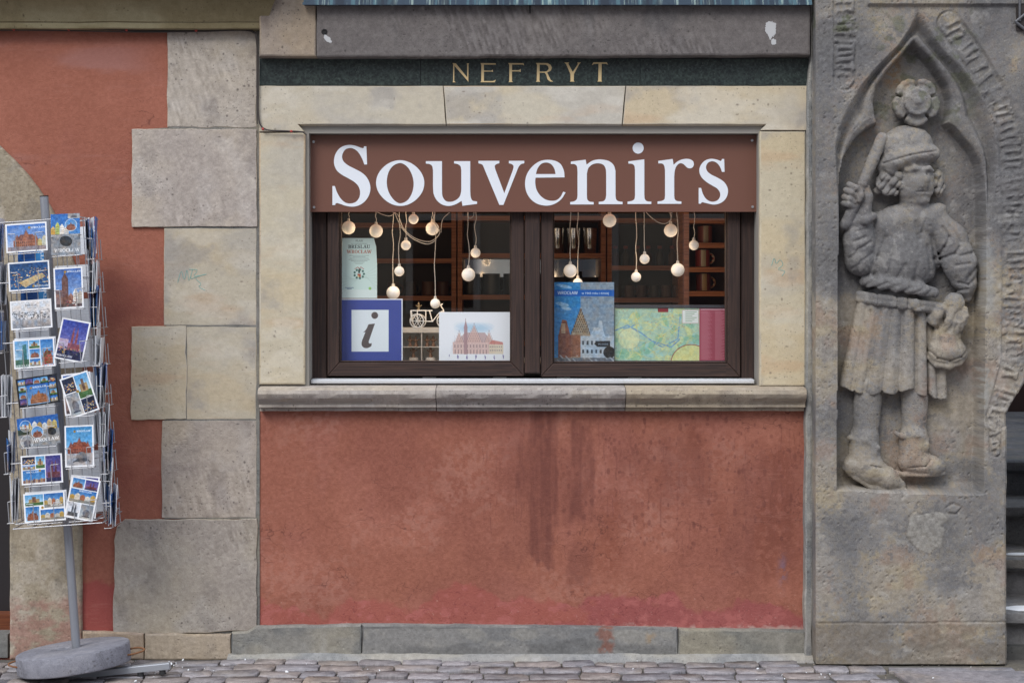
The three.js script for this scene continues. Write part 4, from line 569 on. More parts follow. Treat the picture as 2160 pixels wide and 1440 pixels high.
    const quad = (a, b, c, d, flip) => { if (a < 0 || b < 0 || c < 0 || d < 0) return; flip ? ix.push(a, c, b, a, d, c) : ix.push(a, b, c, a, c, d); };
    for (let j = 1; j < NY - 1; j++) for (let k = 1; k < NZ - 1; k++) for (let i = 1; i < NX - 1; i++) {
      const s = f[at(i, j, k)] < 0;
      if (s !== f[at(i + 1, j, k)] < 0) quad(id[at(i, j - 1, k - 1)], id[at(i, j, k - 1)], id[at(i, j, k)], id[at(i, j - 1, k)], s);
      if (s !== f[at(i, j + 1, k)] < 0) quad(id[at(i - 1, j, k - 1)], id[at(i - 1, j, k)], id[at(i, j, k)], id[at(i, j, k - 1)], s);
      if (s !== f[at(i, j, k + 1)] < 0) quad(id[at(i - 1, j - 1, k)], id[at(i, j - 1, k)], id[at(i, j, k)], id[at(i - 1, j, k)], s);
    }
    const g = new THREE.BufferGeometry(); g.setIndex(ix); g.setAttribute('position', new THREE.Float32BufferAttribute(pos, 3)); g.setAttribute('uv', new THREE.Float32BufferAttribute(uv, 2)); g.computeVertexNormals(); return g;
  }
  mesh('carved_figure', nets(1762, 2086, 262, 1044, -1, 74, 2, (p) => p.a[1] > 262), mat, pillar);
  mesh('carved_rose', nets(1872, 1992, 155, 276, -1, 62, 2.1, (p) => p.a[1] < 262), mat, pillar);
  // iron-latticed window cut in the slab's upper right corner, only its edge in view
  const lat = thing('lattice_window', null, null, null, pillar);
  mesh('window_recess', box(PX(2146, 0.13), PX(2320, 0.13), PY(64, 0.13), PY(-34, 0.13), 0.1, 0.128), std({ color: lin(0.03, 0.022, 0.02), roughness: 0.6 }), lat);
  mesh('window_bar', join([rod(V(2143, 46, 0.135), V(2175, 20, 0.135), 0.006), rod(V(2143, 46, 0.135), V(2175, 72, 0.135), 0.006), rod(V(2152, -30, 0.134), V(2152, 44, 0.134), 0.005)]), std({ color: lin(0.12, 0.12, 0.13), roughness: 0.5, metalness: 0.4 }), lat);
}
// ---------------------------------------------------------------- paving, ground, steps
{
  const ground = structure(mesh('ground', (() => { const g = new THREE.PlaneGeometry(240, 240, 1, 1); g.rotateX(-Math.PI / 2); g.translate(0, -0.03, 100); const p = g.attributes.position, u = g.attributes.uv; for (let i = 0; i < p.count; i++) u.setXY(i, p.getX(i), p.getZ(i)); return g; })(), std({ map: rep(T.cobble, 1 / TILE), bumpMap: rep(B.pitted, 1 / TILE), bumpScale: 0.006, color: lin(0.8, 0.8, 0.82) })));
  const paving = structure(thing('pavement'));
  mesh('joint_bed', (() => { const g = box(-4.6, 3.4, -0.028, -0.007, 0.02, 3.2); return g; })(), std({ map: rep(T.plinth, 1 / TILE), bumpMap: rep(B.pitted, 1 / TILE), bumpScale: 0.006, color: lin(0.55, 0.52, 0.49) }), paving);
  // setts: a few shapes shared by all
  reseed(77);
  const shapes = [];
  for (let k = 0; k < 9; k++) {
    const n = 12, P = [0, 0.0025 + rnd(-0.0015, 0.0015), 0], I = [], out = [];            // four clipped corners and four edge points
    for (const [sx, sz] of [[1, 1], [-1, 1], [-1, -1], [1, -1]]) { const cx = sx * 0.5 * rnd(0.9, 1.03), cz = sz * 0.5 * rnd(0.88, 1.03), a = rnd(0.04, 0.12), b = rnd(0.06, 0.16), first = sx * sz > 0; out.push(first ? [cx, cz - sz * b] : [cx - sx * a, cz], first ? [cx - sx * a, cz] : [cx, cz - sz * b], first ? [rnd(-0.12, 0.12), sz * 0.5 * rnd(0.93, 1.02)] : [sx * 0.5 * rnd(0.93, 1.02), rnd(-0.12, 0.12)]); }
    for (const [r, y] of [[1, -0.03], [0.995, -0.001], [0.96, 0.002]]) for (const [x, zz] of out) P.push(x * r, y + (r < 0.97 ? rnd(-0.0016, 0.0016) : 0), zz * r);
    for (let i = 0; i < n; i++) { const j = (i + 1) % n; I.push(0, 1 + 2 * n + j, 1 + 2 * n + i); for (let r = 0; r < 2; r++) { const a = 1 + r * n + i, b = 1 + r * n + j, c = a + n, d = b + n; I.push(a, c, b, b, c, d); } }
    const g = new THREE.BufferGeometry(); g.setIndex(I); g.setAttribute('position', new THREE.Float32BufferAttribute(P, 3)); g.computeVertexNormals(); const h = toCreasedNormals(g, 0.7), p = h.attributes.position, u = new Float32Array(p.count * 2); for (let i = 0; i < p.count; i++) { u[2 * i] = p.getX(i) * 0.14 + k * 0.31; u[2 * i + 1] = p.getZ(i) * 0.1 + k * 0.17; } h.setAttribute('uv', new THREE.BufferAttribute(u, 2)); shapes.push(h);
  }
  const mats = [[1.3, 1.3, 1.33], [1.12, 1.13, 1.17], [1.42, 1.42, 1.44], [1.3, 1.2, 1.1], [1.04, 1.02, 1.02]].map((c, i) => stoneMat(T.cobble, B.pitted, lin(...c), i * 0.3, i * 0.2, 0.006, 0.78));
  const all = []; let z = 0.062;
  for (let row = 0; row < 34; row++) {
    const dz = rnd(0.066, 0.092); let x = -4.4 + rnd(0, 0.1);
    while (x < 3.2) { const w = rnd(0.1, 0.185), xx = x + w / 2, zz = z + dz / 2 + (row < 12 ? 0.02 * Math.sin(xx * 2.2 + row * 0.2) + 0.008 * Math.sin(xx * 9 + row) : 0); x += w; if (xx > PX(1845, 0.2) && zz > 0.1 && zz < 0.95) continue; if (xx > PX(1712, 0.1) && zz < 0.19) continue; all.push([xx, rnd(-0.004, 0.004), zz, w * 0.985, dz * 0.985, rnd(-0.07, 0.07), Math.floor(rnd(0, 9)), Math.floor(rnd(0, 4.99)), rnd(-0.03, 0.03), rnd(-0.025, 0.025)]); }
    z += dz;
  }
  // the 290 setts that show largest are single stones, the others one object
  all.sort((a, b) => (Math.hypot(a[0] * 0.62, a[2] * 3)) - (Math.hypot(b[0] * 0.62, b[2] * 3)));
  const place = (o, [x, y, zz, w, d, r, , , tx, tz]) => { o.position.set(x, y, zz); o.rotation.set(tx, r, tz); o.scale.set(w, 1, d); };
  all.slice(0, 290).forEach((a) => place(mesh('sett', shapes[a[6]], mats[a[7]], paving), a));
  const rest = all.slice(290), inst = new THREE.InstancedMesh(shapes[2], mats[0], rest.length), dummy = new THREE.Object3D(); inst.name = 'setts'; inst.userData.kind = 'stuff'; inst.castShadow = inst.receiveShadow = true;
  rest.forEach((a, i) => { place(dummy, a); dummy.updateMatrix(); inst.setMatrixAt(i, dummy.matrix); }); paving.add(inst);
  // low fillet of mortar between the plinth and the setts
  { const n = 150, P = [], U = [], I = [], x0 = PX(484), x1 = PX(1716); for (let i = 0; i <= n; i++) { const x = mix(x0, x1, i / n), h = 0.012 + 0.012 * fbm(x * 7, 1, 4, 3), d = 0.03 + 0.03 * fbm(x * 9, 2, 4, 5); [[0.02, h + 0.004], [0.033, h], [0.035 + d * 0.5, h * 0.5 + 0.003 * fbm(x * 40, 3, 3, 7)], [0.035 + d, -0.012]].forEach(([z, y]) => { P.push(x, y, z); U.push(x, z); }); }
    for (let i = 0; i < n; i++) for (let r = 0; r < 3; r++) { const p = i * 4 + r; I.push(p, p + 1, p + 4, p + 4, p + 1, p + 5); } const q = new THREE.BufferGeometry(); q.setIndex(I); q.setAttribute('position', new THREE.Float32BufferAttribute(P, 3)); q.setAttribute('uv', new THREE.Float32BufferAttribute(U, 2)); q.computeVertexNormals(); mesh('mortar_fillet', q, stoneMat(T.plinth, B.pitted, lin(1.5, 1.5, 1.55), 0.3, 0.4, 0.006), paving); }
  // grit in the joints
  { const gm = std({ color: lin(0.14, 0.125, 0.11) }), grit = new THREE.InstancedMesh(new THREE.IcosahedronGeometry(1, 0), gm, 1500); grit.name = 'grit'; grit.userData.kind = 'stuff'; reseed(501); for (let i = 0; i < 1500; i++) { const r = rnd(0.0012, 0.0042); dummy.position.set(rnd(-2.3, 2.2), -0.009 + rnd(0, 0.006), rnd(0.06, 0.7)); dummy.rotation.set(rnd(0, 3), rnd(0, 3), 0); dummy.scale.set(r, r * 0.7, r); dummy.updateMatrix(); grit.setMatrixAt(i, dummy.matrix); const k = rnd(0.5, 2.2); grit.setColorAt(i, lin(k, k * 0.95, k * 0.88)); } paving.add(grit); }
  // flagstones before the pillar and the steps
  const flag = (pts, c, k) => { const sh = new THREE.Shape(pts.map(([x, zz]) => new THREE.Vector2(x, -zz))), g = new THREE.ExtrudeGeometry(sh, { depth: 0.04, bevelEnabled: true, bevelSize: 0.006, bevelThickness: 0.006, bevelOffset: -0.006, bevelSegments: 2 }); g.rotateX(-Math.PI / 2); g.translate(0, -0.04, 0); mesh('flagstone', boxUV(g), stoneMat(T.cobble, B.pitted, lin(...c), k * 0.3, k * 0.6, 0.005, 0.8), paving); };
  flag([[1.4, 0.185], [1.86, 0.185], [1.86, 0.225], [1.39, 0.235]], [1, 1.02, 1.06], 1); flag([[1.405, 0.245], [1.9, 0.235], [1.99, 0.52], [1.44, 0.54]], [1.06, 1.06, 1.1], 2); flag([[1.91, 0.2], [2.6, 0.2], [2.6, 0.6], [2.0, 0.52]], [0.98, 0.98, 1.02], 3); flag([[1.45, 0.55], [1.98, 0.53], [2.02, 0.94], [1.46, 0.94]], [1.0, 0.98, 0.98], 4); flag([[1.99, 0.535], [2.62, 0.61], [2.62, 0.95], [2.03, 0.94]], [1.04, 1.02, 1.0], 5);
  // remnants of snow and grit in the joints
  const blob = new THREE.IcosahedronGeometry(1, 0), snow = new THREE.InstancedMesh(blob, M.snow, 110); snow.name = 'snow_grains'; snow.userData = { kind: 'stuff', label: 'white grains of old snow lying in the paving joints', category: 'snow' }; snow.castShadow = snow.receiveShadow = true;
  for (let i = 0; i < 110; i++) { const big = rnd() < 0.12, near = rnd() < 0.55, cx = [-1.32, -1.27, -1.12, -0.78, -0.5, 0.95, 1.12][Math.floor(rnd(0, 6.99))], x = near ? cx + rnd(-0.05, 0.05) : rnd(-2.1, 2.1), zz = near ? rnd(0.08, 0.5) : rnd(0.04, 0.6), r = big ? rnd(0.004, 0.008) : rnd(0.001, 0.003); dummy.position.set(x, 0.002, zz); dummy.rotation.set(rnd(0, 3), rnd(0, 3), rnd(0, 3)); dummy.scale.set(r * rnd(0.8, 1.6), r * 0.55, r); dummy.updateMatrix(); snow.setMatrixAt(i, dummy.matrix); }
  scene.add(snow);
  // stone steps beyond the pillar
  const steps = thing('stone_steps', 'dark worn stone steps with snow remnants at the right edge behind the pillar', 'steps'), xa = 1.80, xb = 4.2;
  const st = (y, zf, zb, k, c) => {
    const prof = [[zb, y], [zf - 0.012, y], [zf - 0.003, y - 0.006], [zf, y - 0.02], [zf - 0.004, y - 0.04], [zf - 0.02, y - 0.052], [zf - 0.055, y - 0.06], [zf - 0.06, y - 0.19], [zb, y - 0.19]];
    const sh = new THREE.Shape(prof.map(([q, h]) => new THREE.Vector2(-q, h))), g = new THREE.ExtrudeGeometry(sh, { depth: xb - xa, bevelEnabled: false, steps: 24 }); g.rotateY(Math.PI / 2); g.translate(xa, 0, 0);
    const p = g.attributes.position; for (let i = 0; i < p.count; i++) p.setY(i, p.getY(i) + (fbm(p.getX(i) * 9, p.getZ(i) * 9, 3, k) - 0.5) * 0.012); g.computeVertexNormals();
    mesh('step', boxUV(toCreasedNormals(g, 0.6)), stoneMat(T.plinth, B.pitted, lin(...c), k * 0.4, k * 0.2, 0.006), steps);
  };
  st(0.163, -0.02, -0.4, 1, [1.0, 1.0, 1.06]); st(0.318, -0.33, -0.7, 2, [0.9, 0.9, 0.96]); st(0.49, -0.63, -1.0, 3, [0.9, 0.9, 0.95]); st(0.645, -0.92, -3.6, 4, [1.0, 1.02, 1.12]);
  mesh('step_base', box(xa + 0.01, xb, -0.02, 0.03, -0.4, -0.03), stoneMat(T.plinth, B.pitted, lin(0.5, 0.5, 0.5), 0.1, 0.1), steps);
  const patch = (x, y, zz, w, d, k) => { const g = new THREE.SphereGeometry(1, 12, 6, 0, Math.PI * 2, 0, Math.PI / 2); const p = g.attributes.position; for (let i = 0; i < p.count; i++) { const e = 0.75 + 0.5 * vn(p.getX(i) * 2 + k, p.getZ(i) * 2, k); p.setXYZ(i, p.getX(i) * w * e, p.getY(i) * 0.008, p.getZ(i) * d * e); } g.translate(x, y, zz); g.computeVertexNormals(); return g; };
  tag(mesh('snow_patch', patch(2.03, 0.164, -0.1, 0.12, 0.045, 3), M.snow), 'white snow remnant on the lowest stone step', 'snow'); tag(mesh('snow_patch', patch(2.09, 0.319, -0.42, 0.07, 0.02, 5), M.snow), 'thin snow streak on the second stone step', 'snow');
  // passage behind the steps
  const hall = structure(thing('passage'));
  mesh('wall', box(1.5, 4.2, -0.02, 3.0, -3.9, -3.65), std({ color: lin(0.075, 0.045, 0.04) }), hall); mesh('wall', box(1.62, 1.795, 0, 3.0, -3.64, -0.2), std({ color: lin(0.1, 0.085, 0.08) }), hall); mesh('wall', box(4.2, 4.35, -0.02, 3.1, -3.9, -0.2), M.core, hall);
  // the wall goes on to the right above the passage arch
  const beyond = thing('portal_wall', 'grey stone wall above the stepped passage to the right of the pillar', 'wall');
  mesh('wall', slab([[2330, 1388], [3000, 1388], [3000, -1400], [1722, -1400], [1722, -36], [2325, -36], [2325, 600]], -0.2, 0.1, 0), stoneMat(T.grey, B.rough, null, 0.4, 0.4), beyond);
}
// ---------------------------------------------------------------- houses across the square (seen mirrored in the panes; they shade the low sky)
{
  const wallTints = [[0.46, 0.43, 0.36], [0.36, 0.33, 0.27], [0.4, 0.36, 0.3]], names = ['cream plastered house across the square, left of the middle one', 'grey-beige plastered house straight across the square', 'ochre plastered house across the square, right of the middle one'];
  const pane = std({ color: lin(0.03, 0.035, 0.04), roughness: 0.2 }), trim = std({ color: lin(0.5, 0.48, 0.44) }), roofM = std({ color: lin(0.16, 0.06, 0.04) });
  [-11, 0, 11].forEach((cx, i) => {
    const h = thing('town_house', names[i], 'house', 'houses across the square'), H = 8.6 + (i % 2) * 1.2, zf = 24; h.position.set(cx, -0.03, zf);
    mesh('wall', box(-5.45, 5.45, 0, H, 0, 7), std({ color: lin(...wallTints[i]) }), h);
    for (let r = 0; r < 3; r++) for (let c = 0; c < 4; c++) { const x = -4 + c * 2.67, y = 1 + r * 2.7; const w = mesh('window', box(x - 0.72, x + 0.72, y - 0.12, y + 1.82, -0.05, -0.002), trim, h); mesh('pane', box(x - 0.58, x + 0.58, y, y + 1.68, -0.07, -0.051), pane, w); }
    const sh = new THREE.Shape([new THREE.Vector2(-0.3, H + 0.002), new THREE.Vector2(7.3, H + 0.002), new THREE.Vector2(3.5, H + 3)]), g = new THREE.ExtrudeGeometry(sh, { depth: 10.9, bevelEnabled: false }); g.rotateY(-Math.PI / 2); g.translate(5.45, 0, 0); mesh('roof', g, roofM, h);
  });
}
// ---------------------------------------------------------------- shop interior seen through the panes
const LEDGE = PY(764.5, -0.17);                               // top of the inner window board
const canvasTex = (w, h, draw) => { const c = document.createElement('canvas'); c.width = w; c.height = h; draw(c.getContext('2d'), w, h); const t = new THREE.CanvasTexture(c); t.colorSpace = THREE.SRGBColorSpace; return t; };
const photoGrain = (c, w, h, s, amp = 1) => { const d = c.getImageData(0, 0, w, h), a = d.data; for (let y = 0; y < h; y++) for (let x = 0; x < w; x++) { const i = (y * w + x) * 4, wx = Math.floor(clamp(x + (vn(x * 0.3, y * 0.3, s + 5) - 0.5) * 7, 0, w - 1)), n = ((fbm(x * 0.11, y * 0.11, 3, s) - 0.5) * 80 + (vn(x * 0.7, y * 0.7, s + 1) - 0.5) * 46) * amp, hue = (vn(x * 0.06, y * 0.06, s + 2) - 0.5) * 26 * amp, lum = 0.3 * a[i] + 0.55 * a[i + 1] + 0.15 * a[i + 2], k = lum > 232 ? 0.15 : 1; a[i] = clamp(mix(a[i], lum, 0.12) + (n + hue) * k, 0, 255); a[i + 1] = clamp(mix(a[i + 1], lum, 0.12) + n * k, 0, 255); a[i + 2] = clamp(mix(a[i + 2], lum, 0.12) + (n - hue) * k, 0, 255); } c.putImageData(d, 0, 0); };
const printMat = (map, rough = 0.6) => std({ map, roughness: rough });
const sheet = (name, w, h, d, mat, parent) => mesh(name, new THREE.BoxGeometry(w, h, d), mat, parent);
{
  const room = structure(thing('shop_room')), rw = std({ color: lin(0.32, 0.28, 0.24) }), xa = PX(420), xb = 1.62;
  mesh('floor', box(xa, xb, -0.02, 0.02, -2.6, -0.19), std({ color: lin(0.12, 0.09, 0.07) }), room); mesh('ceiling', box(xa, xb, 2.52, 2.6, -2.6, -0.19), std({ color: lin(0.62, 0.6, 0.56) }), room);
  mesh('wall', box(xa, xb, 0.02, 2.52, -2.6, -2.5), rw, room); mesh('wall', box(xa - 0.1, xa, -0.02, 2.6, -2.6, -0.19), rw, room); mesh('wall', box(xb, xb + 0.1, -0.02, 2.6, -2.6, -0.19), rw, room);
  mesh('window_board', chamferBox(PX(640, -0.2), PX(1608, -0.2), LEDGE - 0.03, LEDGE, -0.62, -0.142, 0.003), std({ color: lin(0.3, 0.28, 0.25), roughness: 0.5 }), room);
  mesh('wall', box(xa, xb, 0.02, LEDGE - 0.031, -0.26, -0.185), rw, room);

  // shelf units
  const unit = (label, x0, x1, z0, z1, rows, top, bottom, back) => {
    const u = thing('shelf_unit', label, 'shelf', 'wooden shelf units'), t = 0.022, X0 = PX(x0, z1), X1 = PX(x1, z1), Y0 = bottom, Y1 = PY(top, z1);
    mesh('side_board', box(X0, X0 + t, Y0, Y1, z0, z1), M.shelf, u); mesh('side_board', box(X1 - t, X1, Y0, Y1, z0, z1), M.shelf, u);
    for (const r of rows) mesh('shelf_board', box(X0 + t, X1 - t, PY(r, z1) - t, PY(r, z1), z0 + 0.008, z1 - 0.004), M.shelf, u);
    mesh('back_panel', box(X0 + t, X1 - t, Y0, Y1, z0, z0 + 0.007), back ?? std({ color: lin(0.085, 0.07, 0.064) }), u); return u;
  };
  unit('wooden shelf unit behind the blue information sign', 700, 962, -1.66, -1.4, [470, 545, 624, 720], 380, 0.02);
  unit('wide wooden shelf unit behind the middle of the window', 965, 1278, -1.66, -1.4, [455, 534, 622, 720], 380, 0.02);
  unit('wooden shelf unit with bottles behind the right pane', 1281, 1440, -1.66, -1.4, [460, 560, 628, 720], 380, 0.02);
  unit('narrow wooden shelf unit with three printed mugs', 1443, 1560, -0.95, -0.75, [460, 512, 563, 614, 670, 740], 390, 0.02, std({ color: lin(0.12, 0.09, 0.08) }));
  const mir = tag(mesh('mirror', box(PX(972, -1.63), PX(1268, -1.63), PY(584, -1.63), PY(541, -1.63), -1.645, -1.64), std({ color: lin(0.9, 0.9, 0.9), roughness: 0.04, metalness: 1 })), 'long low mirror at the back of the middle shelf', 'mirror'); mir.castShadow = true;

  // mugs, jars, tumblers
  const mugGeo = (r, h) => new THREE.LatheGeometry([[0, 0], [r * 0.94, 0], [r, 0.004], [r, h], [r - 0.003, h + 0.001], [r - 0.005, h], [r - 0.005, 0.006], [0, 0.006]].map(([a, b]) => new THREE.Vector2(a, b)), 22);
  const mug = (label, x, y, z, r, h, mat, side, group) => { const m = thing('mug', label, 'mug', group); m.position.set(PX(x, z), y, z); mesh('body', mugGeo(r, h), mat, m); if (side) { const g = new THREE.TorusGeometry(h * 0.28, 0.005, 7, 14, Math.PI); g.rotateZ(side > 0 ? -Math.PI / 2 : Math.PI / 2); g.translate(side * (r - 0.003), h * 0.5, 0); mesh('handle', g, mat, m); } return m; };
  const mugPrint = (s) => canvasTex(128, 64, (c, w, h) => { c.fillStyle = ['#b3a288', '#c6b89c', '#b89a70'][s]; c.fillRect(0, 0, w, h); c.fillStyle = ['#8c4a3c', '#9a3f36', '#7a3a34'][s]; for (let k = 0; k < 3; k++) c.fillRect(8 + k * 44, 16, 26, 34); c.fillStyle = '#4a3a34'; for (let k = 0; k < 3; k++) { c.beginPath(); c.arc(21 + k * 44, 30, 7, 0, 7); c.fill(); } });
  const zm = -0.84; [[1487, 512, 0, 0], [1482, 563, 1, 1], [1484, 614, 2, 1]].forEach(([x, y, s, hd], i) => mug(['mug with a red brick gate print on the top shelf of the narrow unit', 'cream mug with red print on the second shelf of the narrow unit', 'yellowish mug with round print on the third shelf of the narrow unit'][i], x, PY(y, -0.75) + 0.001, zm, 0.032, 0.074, printMat(mugPrint(s), 0.35), hd));
  const dark = std({ color: lin(0.02, 0.02, 0.022), roughness: 0.35 }), brown = [[0.1, 0.04, 0.025], [0.07, 0.05, 0.035], [0.13, 0.06, 0.035]].map((c) => std({ color: lin(...c), roughness: 0.5 }));
  const nth = ['leftmost', 'second from left', 'third from left', 'fourth from left', 'fifth from left', 'rightmost'];
  const sy = (y) => PY(y, -1.4) + 0.001;
  [992, 1036, 1080, 1124, 1210].forEach((x, i) => mug(['leftmost black mug before the low mirror', 'second black mug from the left before the low mirror', 'third black mug from the left before the low mirror', 'black mug before the low mirror, behind the dark window mullion', 'tall black handleless cup before the low mirror in the right pane'][i], x, sy(622), -1.5, 0.042, i === 4 ? 0.11 : 0.1, dark, i < 4 ? 1 : 0, 'black mugs by the mirror'));
  [830, 866, 902, 934].forEach((x, i) => mug(nth[i] + ' of four small brown mugs on the shelf behind the left globes', x, sy(624), -1.5, 0.03, 0.066, brown[i % 3], 1, 'brown mugs behind the globes'));
  [1302, 1328, 1354, 1380, 1406, 1428].forEach((x, i) => mug(nth[i] + ' of six small brown mugs on the shelf above the framed map', x, sy(628), -1.5, 0.024, 0.058, brown[(i + 1) % 3], 1, 'brown mugs above the map'));
  const jarG = new THREE.LatheGeometry([[0, 0], [0.019, 0], [0.02, 0.05], [0.009, 0.066], [0.009, 0.08], [0, 0.08]].map(([a, b]) => new THREE.Vector2(a, b)), 14), capG = new THREE.CylinderGeometry(0.011, 0.011, 0.014, 12); capG.translate(0, 0.088, 0);
  [1298, 1320, 1345, 1368, 1392, 1418].forEach((x, i) => { const j = thing('bottle', nth[i] + ' of six small red-capped bottles on the shelf behind the right pane', 'bottle', 'small bottles'); j.position.set(PX(x, -1.5), sy(560), -1.5); mesh('body', jarG, brown[i % 3], j); mesh('cap', capG, std({ color: lin(0.3, 0.06, 0.04), roughness: 0.5 }), j); });
  const tumG = new THREE.LatheGeometry([[0, 0], [0.03, 0], [0.036, 0.12], [0.033, 0.12], [0.028, 0.008], [0, 0.008]].map(([a, b]) => new THREE.Vector2(a, b)), 18), chrome = std({ color: lin(0.75, 0.74, 0.7), roughness: 0.12, metalness: 1 });
  [1176, 1210, 1244].forEach((x, i) => { const t = mesh('tumbler', tumG, chrome); t.position.set(PX(x, -1.48), sy(534), -1.48); tag(t, nth[i] + ' of three shiny metal tumblers above the low mirror', 'tumbler', 'metal tumblers'); });
}
// string lights: glass globes on wires
{
  const bigR = 0.0268, smR = 0.0199, z = -0.26, top = PY(436, z);
  const L = [[735, 480, 1, 'beside the left edge of the window, nearest the frame'], [793, 487, 1, 'right above the corner of the old plan sheet'], [872, 462, 0, 'highest of the left pane, just under the sign'], [912, 482, 1, 'with the looped cable in the left pane'], [856, 517, 0, 'hanging under the looped cable, left pane'], [842, 572, 0, 'midway down beside the plan sheet'], [829, 617, 1, 'just above the blue information sign'], [918, 640, 0, 'lowest, above the wire rickshaw'], [988, 579, 1, 'in front of the black mugs of the left pane'], [1003, 533, 0, 'on the short wire at the right of the left pane'], [718, 528, 1, 'half hidden behind the old plan sheet'],
    [1286, 465, 1, 'highest of the right pane, close under the sign'], [1415, 486, 1, 'upper right part of the right pane'], [1464, 517, 0, 'rightmost, before the printed mugs'], [1360, 546, 0, 'in the middle of the right pane'], [1342, 584, 0, 'lowest in the middle of the right pane'], [1430, 569, 1, 'lower right part of the right pane'], [1203, 571, 1, 'above the book, at the left of the right pane'], [1219, 597, 0, 'peeping over the top edge of the book']];
  const bulb = std({ color: lin(0.88, 0.87, 0.84), roughness: 0.55, emissive: lin(1, 0.78, 0.55), emissiveIntensity: 0.13 }), wire = std({ color: lin(0.62, 0.6, 0.56), roughness: 0.5 }), gb = new THREE.SphereGeometry(bigR, 28, 18), gs = new THREE.SphereGeometry(smR, 24, 16), socket = new THREE.CylinderGeometry(0.005, 0.007, 0.012, 10);
  reseed(31);
  L.forEach(([px, py, big, where], i) => {
    const zz = z + (i % 3) * 0.018 - (i === 10 ? 0.03 : 0), t = thing('globe_light', (big ? 'large' : 'small') + ' white globe light ' + where, 'light', 'string of globe lights'), r = big ? bigR : smR; t.position.set(PX(px, zz), PY(py, zz), zz);
    mesh('globe', big ? gb : gs, bulb, t); const s = mesh('socket', socket, wire, t); s.position.y = r + 0.004;
    const H = top - t.position.y, pts = []; for (let k = 0; k <= 6; k++) pts.push(new THREE.Vector3(k && k < 6 ? rnd(-0.004, 0.004) : 0, r + 0.008 + (H - r) * k / 6, 0)); mesh('wire', tube(pts, 0.0014, 18, 5), wire, t);
    const p = new THREE.PointLight(new THREE.Color(1, 0.7, 0.42), 0.012); p.position.set(0, 0, 0); p.castShadow = true; p.name = 'globe_glow'; t.add(p);
  });
  const c = thing('light_cable', 'pale cable looping between the globe lights in the left pane', 'cable');
  for (const q of [[[828, 447], [838, 452], [850, 480], [868, 498], [890, 508], [908, 509], [922, 500], [928, 488], [922, 478], [914, 462], [916, 452], [918, 446]], [[790, 444], [806, 452], [824, 455], [834, 447]], [[832, 448], [846, 478], [866, 500], [892, 513], [906, 514], [920, 506]], [[930, 490], [934, 462], [948, 448]], [[1000, 446], [998, 456], [990, 460], [986, 450], [990, 444]]]) mesh('cord', tube(q.map(([x, y]) => V(x, y, -0.235)), 0.0014, 40, 5), wire, c);
  const c2 = thing('light_cable', 'pale cable sagging between the globe lights in the right pane', 'cable'); mesh('cord', tube([[1360, 444], [1374, 458], [1392, 470], [1404, 471], [1414, 464], [1418, 446]].map(([x, y]) => V(x, y, -0.235)), 0.0014, 30, 5), wire, c2);
  const rail = tag(mesh('light_rail', box(PX(712, z), PX(1540, z), top - 0.002, top + 0.016, z - 0.02, z + 0.06), M.shelf), 'wooden batten behind the sign that carries the globe lights', 'batten');
}
